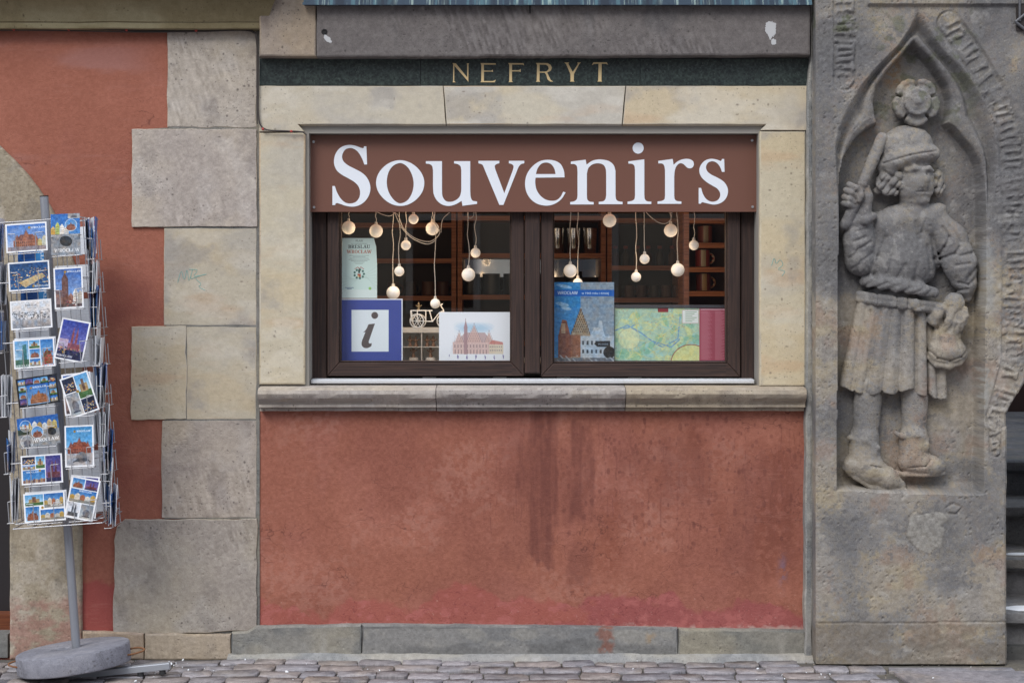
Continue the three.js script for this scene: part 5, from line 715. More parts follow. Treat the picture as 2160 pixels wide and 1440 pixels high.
// things standing in the window
{
  const stand = (name, label, cat, x0, x1, y0, z, thick, map, tilt = 0) => {    // sheet resting on the window board, top at row y0
    const w = PX(x1, z) - PX(x0, z), h = PY(y0, z) - LEDGE, o = sheet(name, w, h, thick, printMat(map)); o.position.set((PX(x0, z) + PX(x1, z)) / 2, LEDGE + h / 2, z); tag(o, label, cat); return o;
  };
  const gothic = (c, x, y, w, h, wall, roof, line, seed) => {                   // brick hall with one tall pinnacled gable and two lesser ones, drawn for the prints
    reseed(seed); const base = y + h; c.fillStyle = wall; c.fillRect(x, y + h * 0.62, w, h * 0.38);
    const gab = (cx, gw, gh, col, n) => {
      const gy = y + h * 0.63; c.fillStyle = col; c.beginPath(); c.moveTo(cx - gw / 2, gy); c.lineTo(cx, gy - gh); c.lineTo(cx + gw / 2, gy); c.fill();
      c.fillStyle = line; for (let k = 0; k <= n; k++) { const t = k / n; for (const q of [-1, 1]) c.fillRect(cx + q * gw / 2 * (1 - t) - w * 0.004, gy - gh * t - h * 0.07, w * 0.009, h * 0.07); }
      for (let k = 1; k < n; k++) for (let r = 0; r < k; r++) c.fillRect(cx + (r - (k - 1) / 2) * gw / n - w * 0.005, gy - gh * (1 - k / n) + h * 0.01, w * 0.01, gh / n * 0.6);
    };
    c.fillStyle = roof; c.beginPath(); c.moveTo(x + w * 0.1, y + h * 0.63); c.lineTo(x + w * 0.28, y + h * 0.32); c.lineTo(x + w * 0.75, y + h * 0.32); c.lineTo(x + w * 0.92, y + h * 0.63); c.fill();
    gab(x + w * 0.15, w * 0.2, h * 0.32, wall, 4); gab(x + w * 0.85, w * 0.2, h * 0.32, wall, 4); gab(x + w * 0.5, w * 0.36, h * 0.55, wall, 7);
    c.fillStyle = line; for (let k = 0; k < 13; k++) { const X = x + w * (0.04 + k * 0.073); c.fillRect(X, y + h * 0.7, w * 0.024, h * 0.1); c.fillRect(X + w * 0.006, y + h * 0.86, w * 0.022, h * 0.14); }
    for (let k = 0; k < 60; k++) { c.globalAlpha = 0.25; c.fillStyle = k % 2 ? line : '#ffffff'; c.fillRect(x + rnd(0, w), y + h * rnd(0.62, 1), w * rnd(0.01, 0.05), h * 0.012); } c.globalAlpha = 1;
  };
  globalThis.gothicPrint = gothic;
  const iSign = canvasTex(300, 300, (c, w, h) => {
    c.fillStyle = '#e8eef4'; c.fillRect(0, 0, w, h); c.fillStyle = '#3b4b9a'; c.fillRect(5, 5, w - 10, h - 10); c.fillStyle = '#e4eef2'; c.fillRect(58, 52, 176, 196);
    c.fillStyle = '#5a5150'; c.beginPath(); c.arc(168, 78, 16, 0, 7); c.fill(); c.beginPath(); c.moveTo(112, 158); c.quadraticCurveTo(128, 150, 138, 120); c.lineTo(169, 116); c.quadraticCurveTo(150, 170, 140, 198); c.quadraticCurveTo(136, 214, 154, 208); c.lineTo(152, 222); c.quadraticCurveTo(134, 236, 118, 230); c.quadraticCurveTo(100, 222, 108, 196); c.quadraticCurveTo(116, 176, 124, 156); c.closePath(); c.fill();
  });
  stand('information_sign', 'square blue and white letter i information sign in the left pane', 'sign', 715.5, 849, 630, -0.165, 0.004, iSign);
  // old plan sheet stands on the sign
  {
    const z = -0.165, map = canvasTex(220, 360, (c, w, h) => {
      c.fillStyle = '#cfe6df'; c.fillRect(0, 0, w, h); c.fillStyle = '#dcebe6'; c.fillRect(0, h * 0.86, w, h); c.textAlign = 'center'; c.fillStyle = '#4a5a58'; c.font = '17px serif'; c.fillText('PLAN', 108, 22); c.font = '8px serif'; c.fillText('DER LANDESHAUPTSTADT', 108, 36);
      c.fillStyle = '#1c2526'; c.font = 'bold 29px serif'; c.fillText('BRESLAU', 108, 62, 156); c.fillStyle = '#b0563e'; c.fillText('WROCŁAW', 108, 92, 156); c.fillStyle = '#6c7c78'; c.font = '7px serif'; for (let k = 0; k < 7; k++) c.fillRect(108 - [62, 40, 60, 66, 52, 34, 24][k], 104 + k * 8, [124, 80, 120, 132, 104, 68, 48][k], 2);
      c.strokeStyle = '#aac4bc'; c.lineWidth = 1; for (let k = 0; k < 7; k++) { c.beginPath(); c.moveTo(0, 200 + k * 22); c.lineTo(80 + k * 10, 260 - k * 8); c.lineTo(w, 170 + k * 24); c.stroke(); }
      c.fillStyle = '#3e6e66'; for (let k = 0; k < 9; k++) { c.beginPath(); c.arc(108 + 30 * Math.cos(k * 0.7), 215 + 26 * Math.sin(k * 0.7), 7, 0, 7); c.fill(); } c.fillStyle = '#b04a34'; c.fillRect(98, 214, 20, 20); c.fillStyle = '#d8c890'; c.fillRect(98, 224, 10, 10); c.fillStyle = '#2c4c48'; c.fillRect(102, 188, 12, 22); c.strokeStyle = '#a8402c'; c.lineWidth = 3; c.beginPath(); c.moveTo(80, 186); c.lineTo(100, 174); c.lineTo(108, 184); c.lineTo(118, 174); c.lineTo(138, 186); c.stroke();
      c.fillStyle = '#3a5a8a'; c.fillRect(20, 296, 54, 3); c.fillRect(32, 303, 30, 3); c.fillStyle = '#8ec46a'; c.beginPath(); c.arc(176, 302, 9, 0, 7); c.fill();
    });
    const g = slab([[721, 628.5], [795, 628.5], [795, 560], [793, 520], [788, 502], [721, 502]], z - 0.0015, z + 0.0015, 0), p = g.attributes.position, u = g.attributes.uv; for (let i = 0; i < p.count; i++) u.setXY(i, (p.getX(i) - PX(721, z)) / (PX(795, z) - PX(721, z)), (p.getY(i) - PY(628.5, z)) / (PY(502, z) - PY(628.5, z)));
    tag(mesh('plan_sheet', g, printMat(map)), 'pale green old city plan sheet standing on the blue information sign', 'poster');
  }
  const hall = canvasTex(420, 290, (c, w, h) => {
    c.fillStyle = '#eef3f8'; c.fillRect(0, 0, w, h); for (let k = 0; k < 40; k++) { c.fillStyle = 'rgba(150,200,228,0.07)'; c.beginPath(); c.ellipse(210 + (k * 37 % 160) - 80, 92 + (k * 23 % 40) - 20, 46, 18, 0, 0, 7); c.fill(); }
    gothic(c, 80, 60, 250, 180, 'rgba(214,180,170,0.8)', 'rgba(186,158,156,0.8)', 'rgba(120,96,104,0.6)', 3); c.fillStyle = 'rgba(170,138,142,0.9)'; c.fillRect(146, 92, 20, 150); c.beginPath(); c.moveTo(144, 92); c.lineTo(156, 46); c.lineTo(168, 92); c.fill(); c.fillRect(154, 36, 3, 20);
    c.fillStyle = 'rgba(200,120,110,0.8)'; c.beginPath(); c.moveTo(290, 182); c.lineTo(312, 160); c.lineTo(372, 172); c.lineTo(376, 188); c.fill(); c.fillStyle = 'rgba(226,214,190,0.9)'; c.fillRect(292, 186, 84, 54); c.fillStyle = 'rgba(110,96,110,0.7)'; for (let k = 0; k < 7; k++) for (let r = 0; r < 2; r++) c.fillRect(298 + k * 11, 194 + r * 20, 4, 10);
    c.fillStyle = 'rgba(104,96,150,0.7)'; for (let k = 0; k < 22; k++) c.fillRect(58 + (k * 53 % 320), 242 + (k * 7 % 18), 4, 14); c.strokeStyle = 'rgba(120,100,110,0.5)'; for (let k = 0; k < 30; k++) { c.beginPath(); c.moveTo(70 + k * 9, 240 - (k * 17 % 40)); c.lineTo(74 + k * 9, 190 - (k * 29 % 60)); c.stroke(); }
  });
  stand('town_print', 'white art print with a watercolour gabled town hall in the left pane', 'poster', 926, 1077.5, 658, -0.16, 0.003, hall);
  // book
  {
    const z = -0.175, w = PX(1295.5, z) - PX(1169, z), h = PY(595, z) - LEDGE, cover = canvasTex(300, 400, (c, W, H) => {
      c.fillStyle = '#2f86c9'; c.fillRect(0, 0, W * 0.44, H); c.fillStyle = '#8397a8'; c.fillRect(W * 0.44, 0, W, H); c.fillStyle = 'rgba(220,235,245,0.5)'; for (const [x, y, a, b] of [[50, 20, 40, 8], [40, 110, 34, 10], [60, 130, 26, 8]]) { c.beginPath(); c.ellipse(x, y, a, b, 0.2, 0, 7); c.fill(); }
      c.fillStyle = '#9a8a72'; c.beginPath(); c.moveTo(84, 260); c.lineTo(132, 128); c.lineTo(180, 260); c.lineTo(180, 400); c.lineTo(84, 400); c.fill(); c.fillStyle = '#4a4036'; for (let k = 0; k < 9; k++) for (let r = 0; r <= k; r++) c.fillRect(130 - k * 4.6 + r * 9.2, 146 + k * 12, 4, 8);
      c.fillStyle = '#4a3a34'; for (let k = 0; k < 8; k++) { c.fillRect(128 - k * 6, 132 + k * 16, 4, 14); c.fillRect(134 + k * 6, 132 + k * 16, 4, 14); }
      c.fillStyle = '#7e4a3a'; c.fillRect(20, 262, 64, 120); c.beginPath(); c.moveTo(22, 262); c.lineTo(40, 186); c.lineTo(62, 190); c.lineTo(80, 262); c.fill(); c.fillStyle = '#d8c8a0'; for (let k = 0; k < 5; k++) c.fillRect(36, 208 + k * 10, 20, 4); c.fillStyle = '#8a5a44'; c.fillRect(84, 262, 48, 110);
      c.fillStyle = '#a9bccb'; c.fillRect(132, 268, 168, 110); c.beginPath(); c.moveTo(180, 268); c.lineTo(200, 226); c.lineTo(220, 226); c.lineTo(224, 190); c.lineTo(238, 190); c.lineTo(246, 240); c.lineTo(256, 268); c.fill(); c.fillStyle = '#3c4a58'; for (let k = 0; k < 6; k++) { c.fillRect(140 + k * 22, 292, 10, 20); c.fillRect(140 + k * 22, 336, 10, 18); } c.fillStyle = '#23262a'; c.beginPath(); c.moveTo(200, 306); c.lineTo(216, 294); c.lineTo(280, 292); c.lineTo(280, 322); c.lineTo(216, 322); c.fill(); c.beginPath(); c.ellipse(276, 350, 30, 30, 0, 0, 7); c.fill(); c.fillStyle = '#8a98a4'; c.font = 'bold 13px sans-serif'; c.fillText('PCOUDE', 220, 313);
      c.fillStyle = '#6a6e74'; c.fillRect(0, 376, W, 24); c.fillStyle = '#a8b0b6'; for (let k = 0; k < 50; k++) c.fillRect(k * 37 % 300, 362 + k * 13 % 36, 9, 3);
      photoGrain(c, W, H, 71, 0.7); c.fillStyle = '#1d5fb4'; c.fillRect(0, 38, W, 32); c.fillStyle = '#eef4fa'; c.font = '21px sans-serif'; c.fillText('WROCŁAW', 17, 61, 114); c.font = '15px sans-serif'; c.fillText('w 1945 roku i dzisiaj', 138, 60, 144); c.fillStyle = '#1a3f80'; c.font = '12px sans-serif'; c.fillText('VIA NOVA', 134, 82);
          });
    const b = thing('book', 'blue and grey city history book standing in the right pane', 'book'); b.position.set((PX(1169, z) + PX(1295.5, z)) / 2, LEDGE, z);
    const pg = mesh('pages', new THREE.BoxGeometry(w - 0.008, h - 0.01, 0.014), M.paper, b); pg.position.set(0.002, h / 2, -0.0095); const cv = sheet('cover', w, h, 0.0024, printMat(cover, 0.35), b); cv.position.set(0, h / 2, 0); const bc = sheet('back_cover', w, h, 0.0024, std({ color: lin(0.1, 0.2, 0.4) }), b); bc.position.set(0, h / 2, -0.019);
  }
  // framed map
  {
    const z = -0.2, f = thing('framed_map', 'framed green tourist map with red index strip at the right of the window', 'map'), w = PX(1548, z) - PX(1288, z), h = PY(643, z) - LEDGE, cx = (PX(1548, z) + PX(1288, z)) / 2; f.position.set(cx, LEDGE, z);
    const map = canvasTex(520, 256, (c, W, H) => {
      c.fillStyle = '#a8ccb4'; c.fillRect(0, 0, W, H); reseed(19); for (let k = 0; k < 90; k++) { c.fillStyle = ['rgba(120,190,150,.5)', 'rgba(214,224,150,.55)', 'rgba(150,206,206,.5)', 'rgba(196,220,170,.5)'][k % 4]; c.beginPath(); c.ellipse(rnd(0, 400), rnd(0, H), rnd(8, 40), rnd(6, 26), rnd(0, 3), 0, 7); c.fill(); }
      c.strokeStyle = '#6fa6cf'; c.lineWidth = 6; for (const q of [[[0, 110], [60, 84], [120, 120], [170, 160], [260, 190], [300, 150]], [[180, 170], [220, 190], [290, 150], [300, 40]], [[40, 100], [80, 90], [100, 76]]]) { c.beginPath(); q.forEach(([x, y], i) => i ? c.lineTo(x, y) : c.moveTo(x, y)); c.stroke(); }
      c.strokeStyle = 'rgba(228,216,120,.9)'; c.lineWidth = 1.6; for (let k = 0; k < 60; k++) { c.beginPath(); const x = rnd(0, 400), y = rnd(0, H); c.moveTo(x, y); c.lineTo(x + rnd(-90, 90), y + rnd(-60, 60)); c.lineTo(x + rnd(-90, 90), y + rnd(-60, 60)); c.stroke(); }
      c.fillStyle = '#c0705a'; for (let k = 0; k < 46; k++) c.fillRect(rnd(0, 396), rnd(0, H), 4, 3); c.strokeStyle = '#b0b8a0'; c.lineWidth = 2; c.beginPath(); c.arc(66, 150, 50, 0, 7); c.stroke(); c.fillStyle = 'rgba(216,226,180,.7)'; c.beginPath(); c.arc(66, 150, 48, 0, 7); c.fill(); c.strokeStyle = '#a05048'; c.lineWidth = 4; c.beginPath(); c.arc(350, 270, 92, 0, 7); c.stroke(); c.fillStyle = 'rgba(222,222,140,.8)'; c.beginPath(); c.arc(350, 270, 90, 0, 7); c.fill();
      photoGrain(c, W, H, 73, 0.45); c.fillStyle = '#8c2c34'; c.fillRect(198, 0, 48, 20); c.fillStyle = '#e6ece8'; c.fillRect(310, 10, 74, 64); c.strokeStyle = '#b88'; c.lineWidth = 1.5; c.strokeRect(310, 10, 74, 64); c.fillStyle = '#8a8'; for (let k = 0; k < 6; k++) c.fillRect(324, 18 + k * 9, 52 - k % 3 * 10, 3);
      c.fillStyle = '#a4495c'; c.fillRect(388, 0, 132, H); c.fillStyle = 'rgba(236,206,212,.75)'; c.fillRect(394, 4, 112, 5); for (let k = 0; k < 58; k++) { c.fillStyle = 'rgba(220,170,180,.55)'; c.fillRect(396, 16 + k * 4.1, 30 + k * 13 % 22, 2); c.fillRect(460, 16 + k * 4.1, 28 + k * 17 % 24, 2); }
    });
    const dk = std({ color: lin(0.06, 0.06, 0.07), roughness: 0.4 }), t = 0.016;
    mesh('frame_rail', chamferBox(-w / 2, w / 2, 0, 0.006, -0.012, 0.006, 0.001), dk, f); mesh('frame_rail', chamferBox(-w / 2, w / 2, h - 0.012, h, -0.012, 0.006, 0.001), dk, f); mesh('frame_stile', chamferBox(-w / 2, -w / 2 + t, 0.0062, h - 0.0122, -0.012, 0.006, 0.001), dk, f); mesh('frame_stile', chamferBox(w / 2 - t - 0.006, w / 2, 0.0062, h - 0.0122, -0.012, 0.006, 0.001), dk, f);
    const pr = sheet('print', w - 2 * t - 0.006, h - 0.0186, 0.003, printMat(map, 0.4), f); pr.position.set(-0.003, 0.0063 + (h - 0.0186) / 2, 0);
  }
  // white wire rickshaw with a figurine, on top of the figure case
  {
    const z = -0.3, q = (x, y, dz = 0) => V(x, y, z + dz), wm = std({ color: lin(0.72, 0.72, 0.7), roughness: 0.5 }), r = thing('wire_rickshaw', 'small white wire cycle rickshaw ornament on the figurine case', 'ornament');
    const wheel = (x, y, dz, rr) => { const l = [], c0 = q(x, y, dz), R = rr / 523; const t = new THREE.TorusGeometry(R, 0.0025, 6, 30); t.translate(c0.x, c0.y, c0.z); l.push(t); for (let k = 0; k < 6; k++) { const a = k * Math.PI / 3; l.push(rod(c0, new THREE.Vector3(c0.x + R * Math.cos(a), c0.y + R * Math.sin(a), c0.z), 0.0016)); } return join(l); };
    mesh('wheel', wheel(879, 677, 0.045, 14), wm, r); mesh('wheel', wheel(884, 677, -0.05, 14), wm, r); mesh('wheel', wheel(936, 677, 0, 14), wm, r);
    mesh('frame', join([[[866, 655], [912, 655]], [[867, 656], [868, 677]], [[866, 655], [867, 668]], [[880, 656], [880, 677]], [[880, 677], [913, 678]], [[898, 656], [898, 678]], [[906, 656], [912, 678]], [[912, 678], [926, 660]], [[926, 660], [936, 655]], [[936, 655], [929, 643]], [[936, 655], [936, 677]], [[929, 643], [934, 641]]].map(([a, b]) => rod(q(...a, 0.02), q(...b, 0.02), 0.0024))), wm, r);
    mesh('frame', join([[[868, 655], [912, 655]], [[868, 656], [870, 677]], [[880, 677], [913, 678]]].map(([a, b]) => rod(q(...a, -0.03), q(...b, -0.03), 0.0024))), wm, r);
    const fg = (g0, x, y, zz, hgt, mat, lab, parent) => { const l = []; const s = hgt / 20, b = V(x, y, zz); const add = (g, dx, dy) => { g.translate(b.x + dx * s, b.y + dy * s, b.z); l.push(g); }; add(new THREE.CylinderGeometry(1.6 * s, 4.2 * s, 9 * s, 10), 0, 4.5); add(new THREE.SphereGeometry(3.4 * s, 10, 8), 0, 10.5); add(new THREE.SphereGeometry(2.6 * s, 10, 8), 0, 15); add(new THREE.ConeGeometry(2.8 * s, 5 * s, 10), 0, 18.4); const arm = new THREE.CapsuleGeometry(1.1 * s, 5 * s, 3, 6); arm.rotateZ(0.8); add(arm, -4, 11); const arm2 = new THREE.CapsuleGeometry(1.1 * s, 5 * s, 3, 6); arm2.rotateZ(-1.0); add(arm2, 4, 11.5); return mesh(g0, join(l), mat, parent); };
    tag(fg('figurine', 883, 656, -0.3, 0.036, std({ color: lin(0.2, 0.15, 0.08), roughness: 0.5 })), 'tiny bronze figurine riding in the white wire rickshaw', 'figurine');
    const zc = -0.34, cs = thing('figurine_case', 'white case with four compartments between the i sign and art print', 'case'), xa = PX(842, zc), xb = PX(945, zc), yt = PY(691, zc), dp = 0.07, wc = std({ color: lin(0.62, 0.6, 0.56) });
    const ym = PY(731, zc), xm = PX(889, zc), bot = LEDGE;
    mesh('back_panel', box(xa, xb, bot, yt, zc - dp, zc - dp + 0.004), wc, cs); mesh('top_board', box(xa, xb, yt - 0.02, yt, zc - dp + 0.0045, zc + 0.004), wc, cs); mesh('side_board', box(xa, xa + 0.014, bot, yt - 0.0205, zc - dp + 0.0045, zc), wc, cs); mesh('side_board', box(xb - 0.014, xb, bot, yt - 0.0205, zc - dp + 0.0045, zc), wc, cs); mesh('shelf_board', box(xa + 0.0145, xb - 0.0145, ym - 0.003, ym, zc - dp + 0.0045, zc - 0.001), wc, cs); mesh('divider', box(xm - 0.002, xm + 0.002, bot, yt - 0.0205, zc - dp + 0.005, zc + 0.001), wc, cs);
    const br = std({ color: lin(0.2, 0.1, 0.05), roughness: 0.45, metalness: 0.3 }); [[865, 731, 'upper left'], [877, 731, 'upper left'], [901, 731, 'upper right'], [914, 731, 'upper right'], [872, 764, 'lower left'], [908, 764, 'lower right']].forEach(([x, y, w], i) => { const f = fg('figurine', x, 598, -0.36, 0.045, br); f.position.y = (y === 731 ? ym : LEDGE + 0.012) - PY(598, -0.36) + 0.0005; tag(f, i === 0 || i === 2 ? 'left brown figurine in the ' + w + ' compartment of the white case' : i === 1 || i === 3 ? 'right brown figurine in the ' + w + ' compartment of the white case' : 'brown figurine on a plinth in the ' + w + ' compartment', 'figurine', 'figurines in the case'); if (y === 764) tag(mesh('figurine_plinth', (() => { const g = new THREE.CylinderGeometry(0.018, 0.02, 0.011, 16); g.translate(PX(x, -0.36), LEDGE + 0.006, -0.36); return g; })(), wc), 'low round white plinth in the ' + w + ' compartment', 'plinth'); });
  }
}
// ---------------------------------------------------------------- postcard rack at the left
{
  const zp = 0.28, base = V(160, 1366, zp), head = V(92, 415, zp), lean = Math.atan2(base.x - head.x, head.y - base.y), H = base.distanceTo(head);
  const rack = thing('postcard_rack', 'leaning grey wire postcard rack on a round concrete foot', 'rack'); rack.position.copy(base); rack.rotation.z = lean; rack.updateMatrixWorld(true);
  const inv = rack.matrixWorld.clone().invert(), loc = (px, py, z) => V(px, py, z).applyMatrix4(inv), v3 = (x, y, z) => new THREE.Vector3(x, y, z);
  { const g = new THREE.CylinderGeometry(0.0155, 0.0155, H + 0.06, 18); g.translate(0, H / 2 - 0.03, 0); const p = mesh('pole', g, std({ color: lin(0.33, 0.34, 0.37), roughness: 0.5, metalness: 0.55 }), rack); const c = new THREE.CylinderGeometry(0.0158, 0.0158, 0.004, 18); c.translate(0, H + 0.002, 0); mesh('end_cap', c, M.rubber, p); }
  // concrete foot with an oblong hole, wire loops, steel cross feet
  {
    const R = 0.203, sh = new THREE.Shape(); for (let i = 0; i < 56; i++) { const a = i / 56 * Math.PI * 2, r = R * (1 + (fbm(Math.cos(a) * 3, Math.sin(a) * 3, 3, 4) - 0.5) * 0.012); i ? sh.lineTo(r * Math.cos(a), r * Math.sin(a)) : sh.moveTo(r, 0); } const h = new THREE.Path(); h.absellipse(-0.028, 0.0, 0.052, 0.03, 0, Math.PI * 2, true); sh.holes.push(h);
    const g = new THREE.ExtrudeGeometry(sh, { depth: 0.058, bevelEnabled: true, bevelSize: 0.006, bevelThickness: 0.006, bevelOffset: -0.006, bevelSegments: 3, curveSegments: 24 }); g.rotateX(-Math.PI / 2); g.translate(-0.012, -0.064, 0.0);
    const p = g.attributes.position; for (let i = 0; i < p.count; i++) { const x = p.getX(i), y = p.getY(i), z = p.getZ(i), e = (fbm(x * 22 + 3, y * 30 + z * 22, 3, 6) - 0.5) * 0.0014; p.setXYZ(i, x * (1 + e * 2), y + e, z * (1 + e * 2)); }
    const d = mesh('concrete_foot', boxUV(toCreasedNormals(g, 0.7)), stoneMat(T.concrete, B.soft, lin(1.12, 1.12, 1.16), 0.2, 0.3, 0.003), rack); d.rotation.set(-0.05, 0, 0.04); d.position.set(0, 0.002, 0);
    const loop = (s) => tube([v3(s * 0.15, -0.03, 0.03), v3(s * 0.205, -0.034, 0.02), v3(s * 0.248, -0.026, -0.005), v3(s * 0.225, -0.02, -0.02), v3(s * 0.16, -0.028, -0.03)], 0.0035, 24, 6); mesh('wire_loop', loop(1), M.rust, rack); const l2 = loop(-1); l2.translate(0.02, 0.0, 0.08); mesh('wire_loop', l2, M.rust, rack);
    const foot = (x0, x1, y, z) => chamferBox(x0, x1, y - 0.024, y, z - 0.014, z + 0.014, 0.002);
    const f1 = mesh('foot_tube', foot(-0.34, 0.34, -0.083, 0.02), std({ color: lin(0.42, 0.44, 0.48), roughness: 0.45, metalness: 0.5 }), rack); f1.rotation.z = 0.03; const f2 = mesh('foot_tube', (() => { const q = chamferBox(-0.014, 0.014, -0.132, -0.108, -0.26, 0.26, 0.002); return q; })(), f1.material, rack); f2.position.set(0.02, 0.006, -0.0);
    for (const x of [0.23, 0.31]) { const s = new THREE.CylinderGeometry(0.011, 0.013, 0.018, 12); s.translate(x, -0.114, 0.02); mesh('levelling_foot', s, M.rubber, f1); }
  }
  // wire cage
  const zf = 0.40, zb = 0.14, wires = (list, r = 0.0017) => join(list.map(([a, b]) => rod(a, b, r, 5)));
  const yTop = loc(100, 462, zf).y, yBot = loc(128, 1100, zf).y, xl = loc(63, 581, zf - 0.01).x, xr = loc(146, 600, zf - 0.01).x, dz = zf - zp - 0.012, dzb = zb - zp;
  {
    const cage = thing('wire_cage', null, null, null, rack), vx = [xl - 0.055, xl - 0.02, xl + 0.02, xl + 0.055, xr - 0.04, xr - 0.005, xr + 0.03];
    for (const x of vx) mesh('upright_wire', wires([[v3(x, yBot, dz - 0.006), v3(x, yTop, dz - 0.006)]]), M.wire, cage);
    for (const x of [xl - 0.05, xl, xl + 0.05, xr - 0.03, xr + 0.03]) mesh('upright_wire', wires([[v3(x, yBot, dzb), v3(x, yTop, dzb)]]), M.wire, cage);
    for (const q of [0.16, -0.155]) for (const z of [-0.09, -0.03, 0.03, 0.09]) mesh('upright_wire', wires([[v3(q, yBot, z), v3(q, yTop, z)]]), M.wire, cage);
    for (let k = 0; k <= 5; k++) { const y = mix(yBot, yTop, k / 5), X = 0.158; mesh('ring_wire', wires([[v3(-X, y, dz - 0.009), v3(X, y, dz - 0.009)], [v3(X, y, dz - 0.009), v3(X, y, dzb)], [v3(X, y, dzb), v3(-X, y, dzb)], [v3(-X, y, dzb), v3(-X, y, dz - 0.009)], [v3(-X, y, dz - 0.009), v3(0, y, 0)], [v3(X, y, dzb), v3(0, y, 0)]], 0.002), M.wire, cage); }
    mesh('bottom_tray', wires([[v3(-0.155, yBot - 0.012, dz + 0.03), v3(0.165, yBot - 0.012, dz + 0.03)], [v3(-0.155, yBot - 0.012, dzb), v3(0.165, yBot - 0.012, dzb)], [v3(-0.155, yBot - 0.012, dz + 0.03), v3(-0.155, yBot - 0.012, dzb)], [v3(0.165, yBot - 0.012, dz + 0.03), v3(0.165, yBot - 0.012, dzb)], ...[-0.09, -0.04, 0.01, 0.06, 0.11].map((x) => [v3(x, yBot - 0.012, dz + 0.03), v3(x, yBot - 0.012, dzb)])], 0.0022), M.wire, cage);
  }
  const pocket = (x, y, w, side) => {                          // y: foot of the pocket in rack space; front hooks over the cards
    const zc = dz + 0.024, l = [[v3(x - w / 2, y, dz - 0.006), v3(x - w / 2, y, zc)], [v3(x - w / 2, y, zc), v3(x + w / 2, y, zc)], [v3(x + w / 2, y, zc), v3(x + w / 2, y, dz - 0.006)]];
    for (const s of [-1, 1]) { const hx = x + s * w * 0.29; l.push([v3(hx, y, zc), v3(hx, y + 0.072, zc + 0.001)], [v3(hx, y + 0.072, zc + 0.001), v3(hx + s * w * 0.2, y + 0.073, zc - 0.002)], [v3(hx + s * w * 0.2, y + 0.073, zc - 0.002), v3(hx + s * w * 0.22, y + 0.073, dz - 0.006)]); } return wires(l, 0.0016);
  };
  const sidePocket = (s, y, z0, z1) => { const x0 = s * 0.16, x1 = s * 0.186; return wires([[v3(x0, y, z1), v3(x1, y, z1)], [v3(x1, y, z1), v3(x1, y, z0)], [v3(x1, y, z1 - 0.02), v3(x1, y + 0.075, z1 - 0.02)], [v3(x1, y + 0.075, z1 - 0.02), v3(x0, y + 0.077, z1 - 0.02)], [v3(x1, y, z0 + 0.02), v3(x1, y + 0.075, z0 + 0.02)]], 0.0016); };

  // ---- prints on the cards
  const gothic = globalThis.gothicPrint;
  const sky = (c, x, y, w, h, a, b) => { const g = c.createLinearGradient(0, y, 0, y + h); g.addColorStop(0, a); g.addColorStop(1, b); c.fillStyle = g; c.fillRect(x, y, w, h); };
  const word = (c, t, x, y, s, col = '#fff') => { c.fillStyle = col; c.font = s + 'px serif'; c.textAlign = 'center'; c.fillText(t, x, y); c.textAlign = 'left'; };
  const crest = (c, x, y, s) => { c.fillStyle = '#b08a3a'; c.beginPath(); c.arc(x, y, s, 0, 7); c.fill(); c.fillStyle = '#7a2a22'; c.fillRect(x - s * 0.5, y - s * 0.5, s * 0.5, s * 0.5); };
  const houses = (c, x, y, w, h, n, cols) => { for (let k = 0; k < n; k++) { const hw = w / n, X = x + k * hw, t = h * (0.6 + 0.35 * ((k * 37 % 10) / 10)); c.fillStyle = cols[k % cols.length]; c.fillRect(X, y + h - t * 0.75, hw - 1, t * 0.75); c.beginPath(); c.moveTo(X, y + h - t * 0.75); c.lineTo(X + hw * 0.3, y + h - t * 0.92); c.lineTo(X + hw / 2, y + h - t); c.lineTo(X + hw * 0.7, y + h - t * 0.92); c.lineTo(X + hw - 1, y + h - t * 0.75); c.fill(); c.fillStyle = 'rgba(60,50,50,.6)'; for (let r = 0; r < 4; r++) for (let q = 0; q < 3; q++) c.fillRect(X + hw * (0.15 + q * 0.28), y + h - t * 0.7 + r * t * 0.17, hw * 0.12, t * 0.09); } };
  const towers = (c, x, y, w, h, col) => { c.fillStyle = col; for (const q of [0.36, 0.58]) { c.fillRect(x + w * q, y + h * 0.35, w * 0.12, h * 0.65); c.beginPath(); c.moveTo(x + w * q, y + h * 0.36); c.lineTo(x + w * (q + 0.06), y + h * 0.05); c.lineTo(x + w * (q + 0.12), y + h * 0.36); c.fill(); } c.fillRect(x + w * 0.1, y + h * 0.7, w * 0.8, h * 0.3); };
  const blobs = (c, x, y, w, h, n, cols, s) => { reseed(s); for (let k = 0; k < n; k++) { c.fillStyle = cols[k % cols.length]; c.fillRect(x + rnd(0, w), y + rnd(0, h), rnd(2, 9), rnd(2, 6)); } };
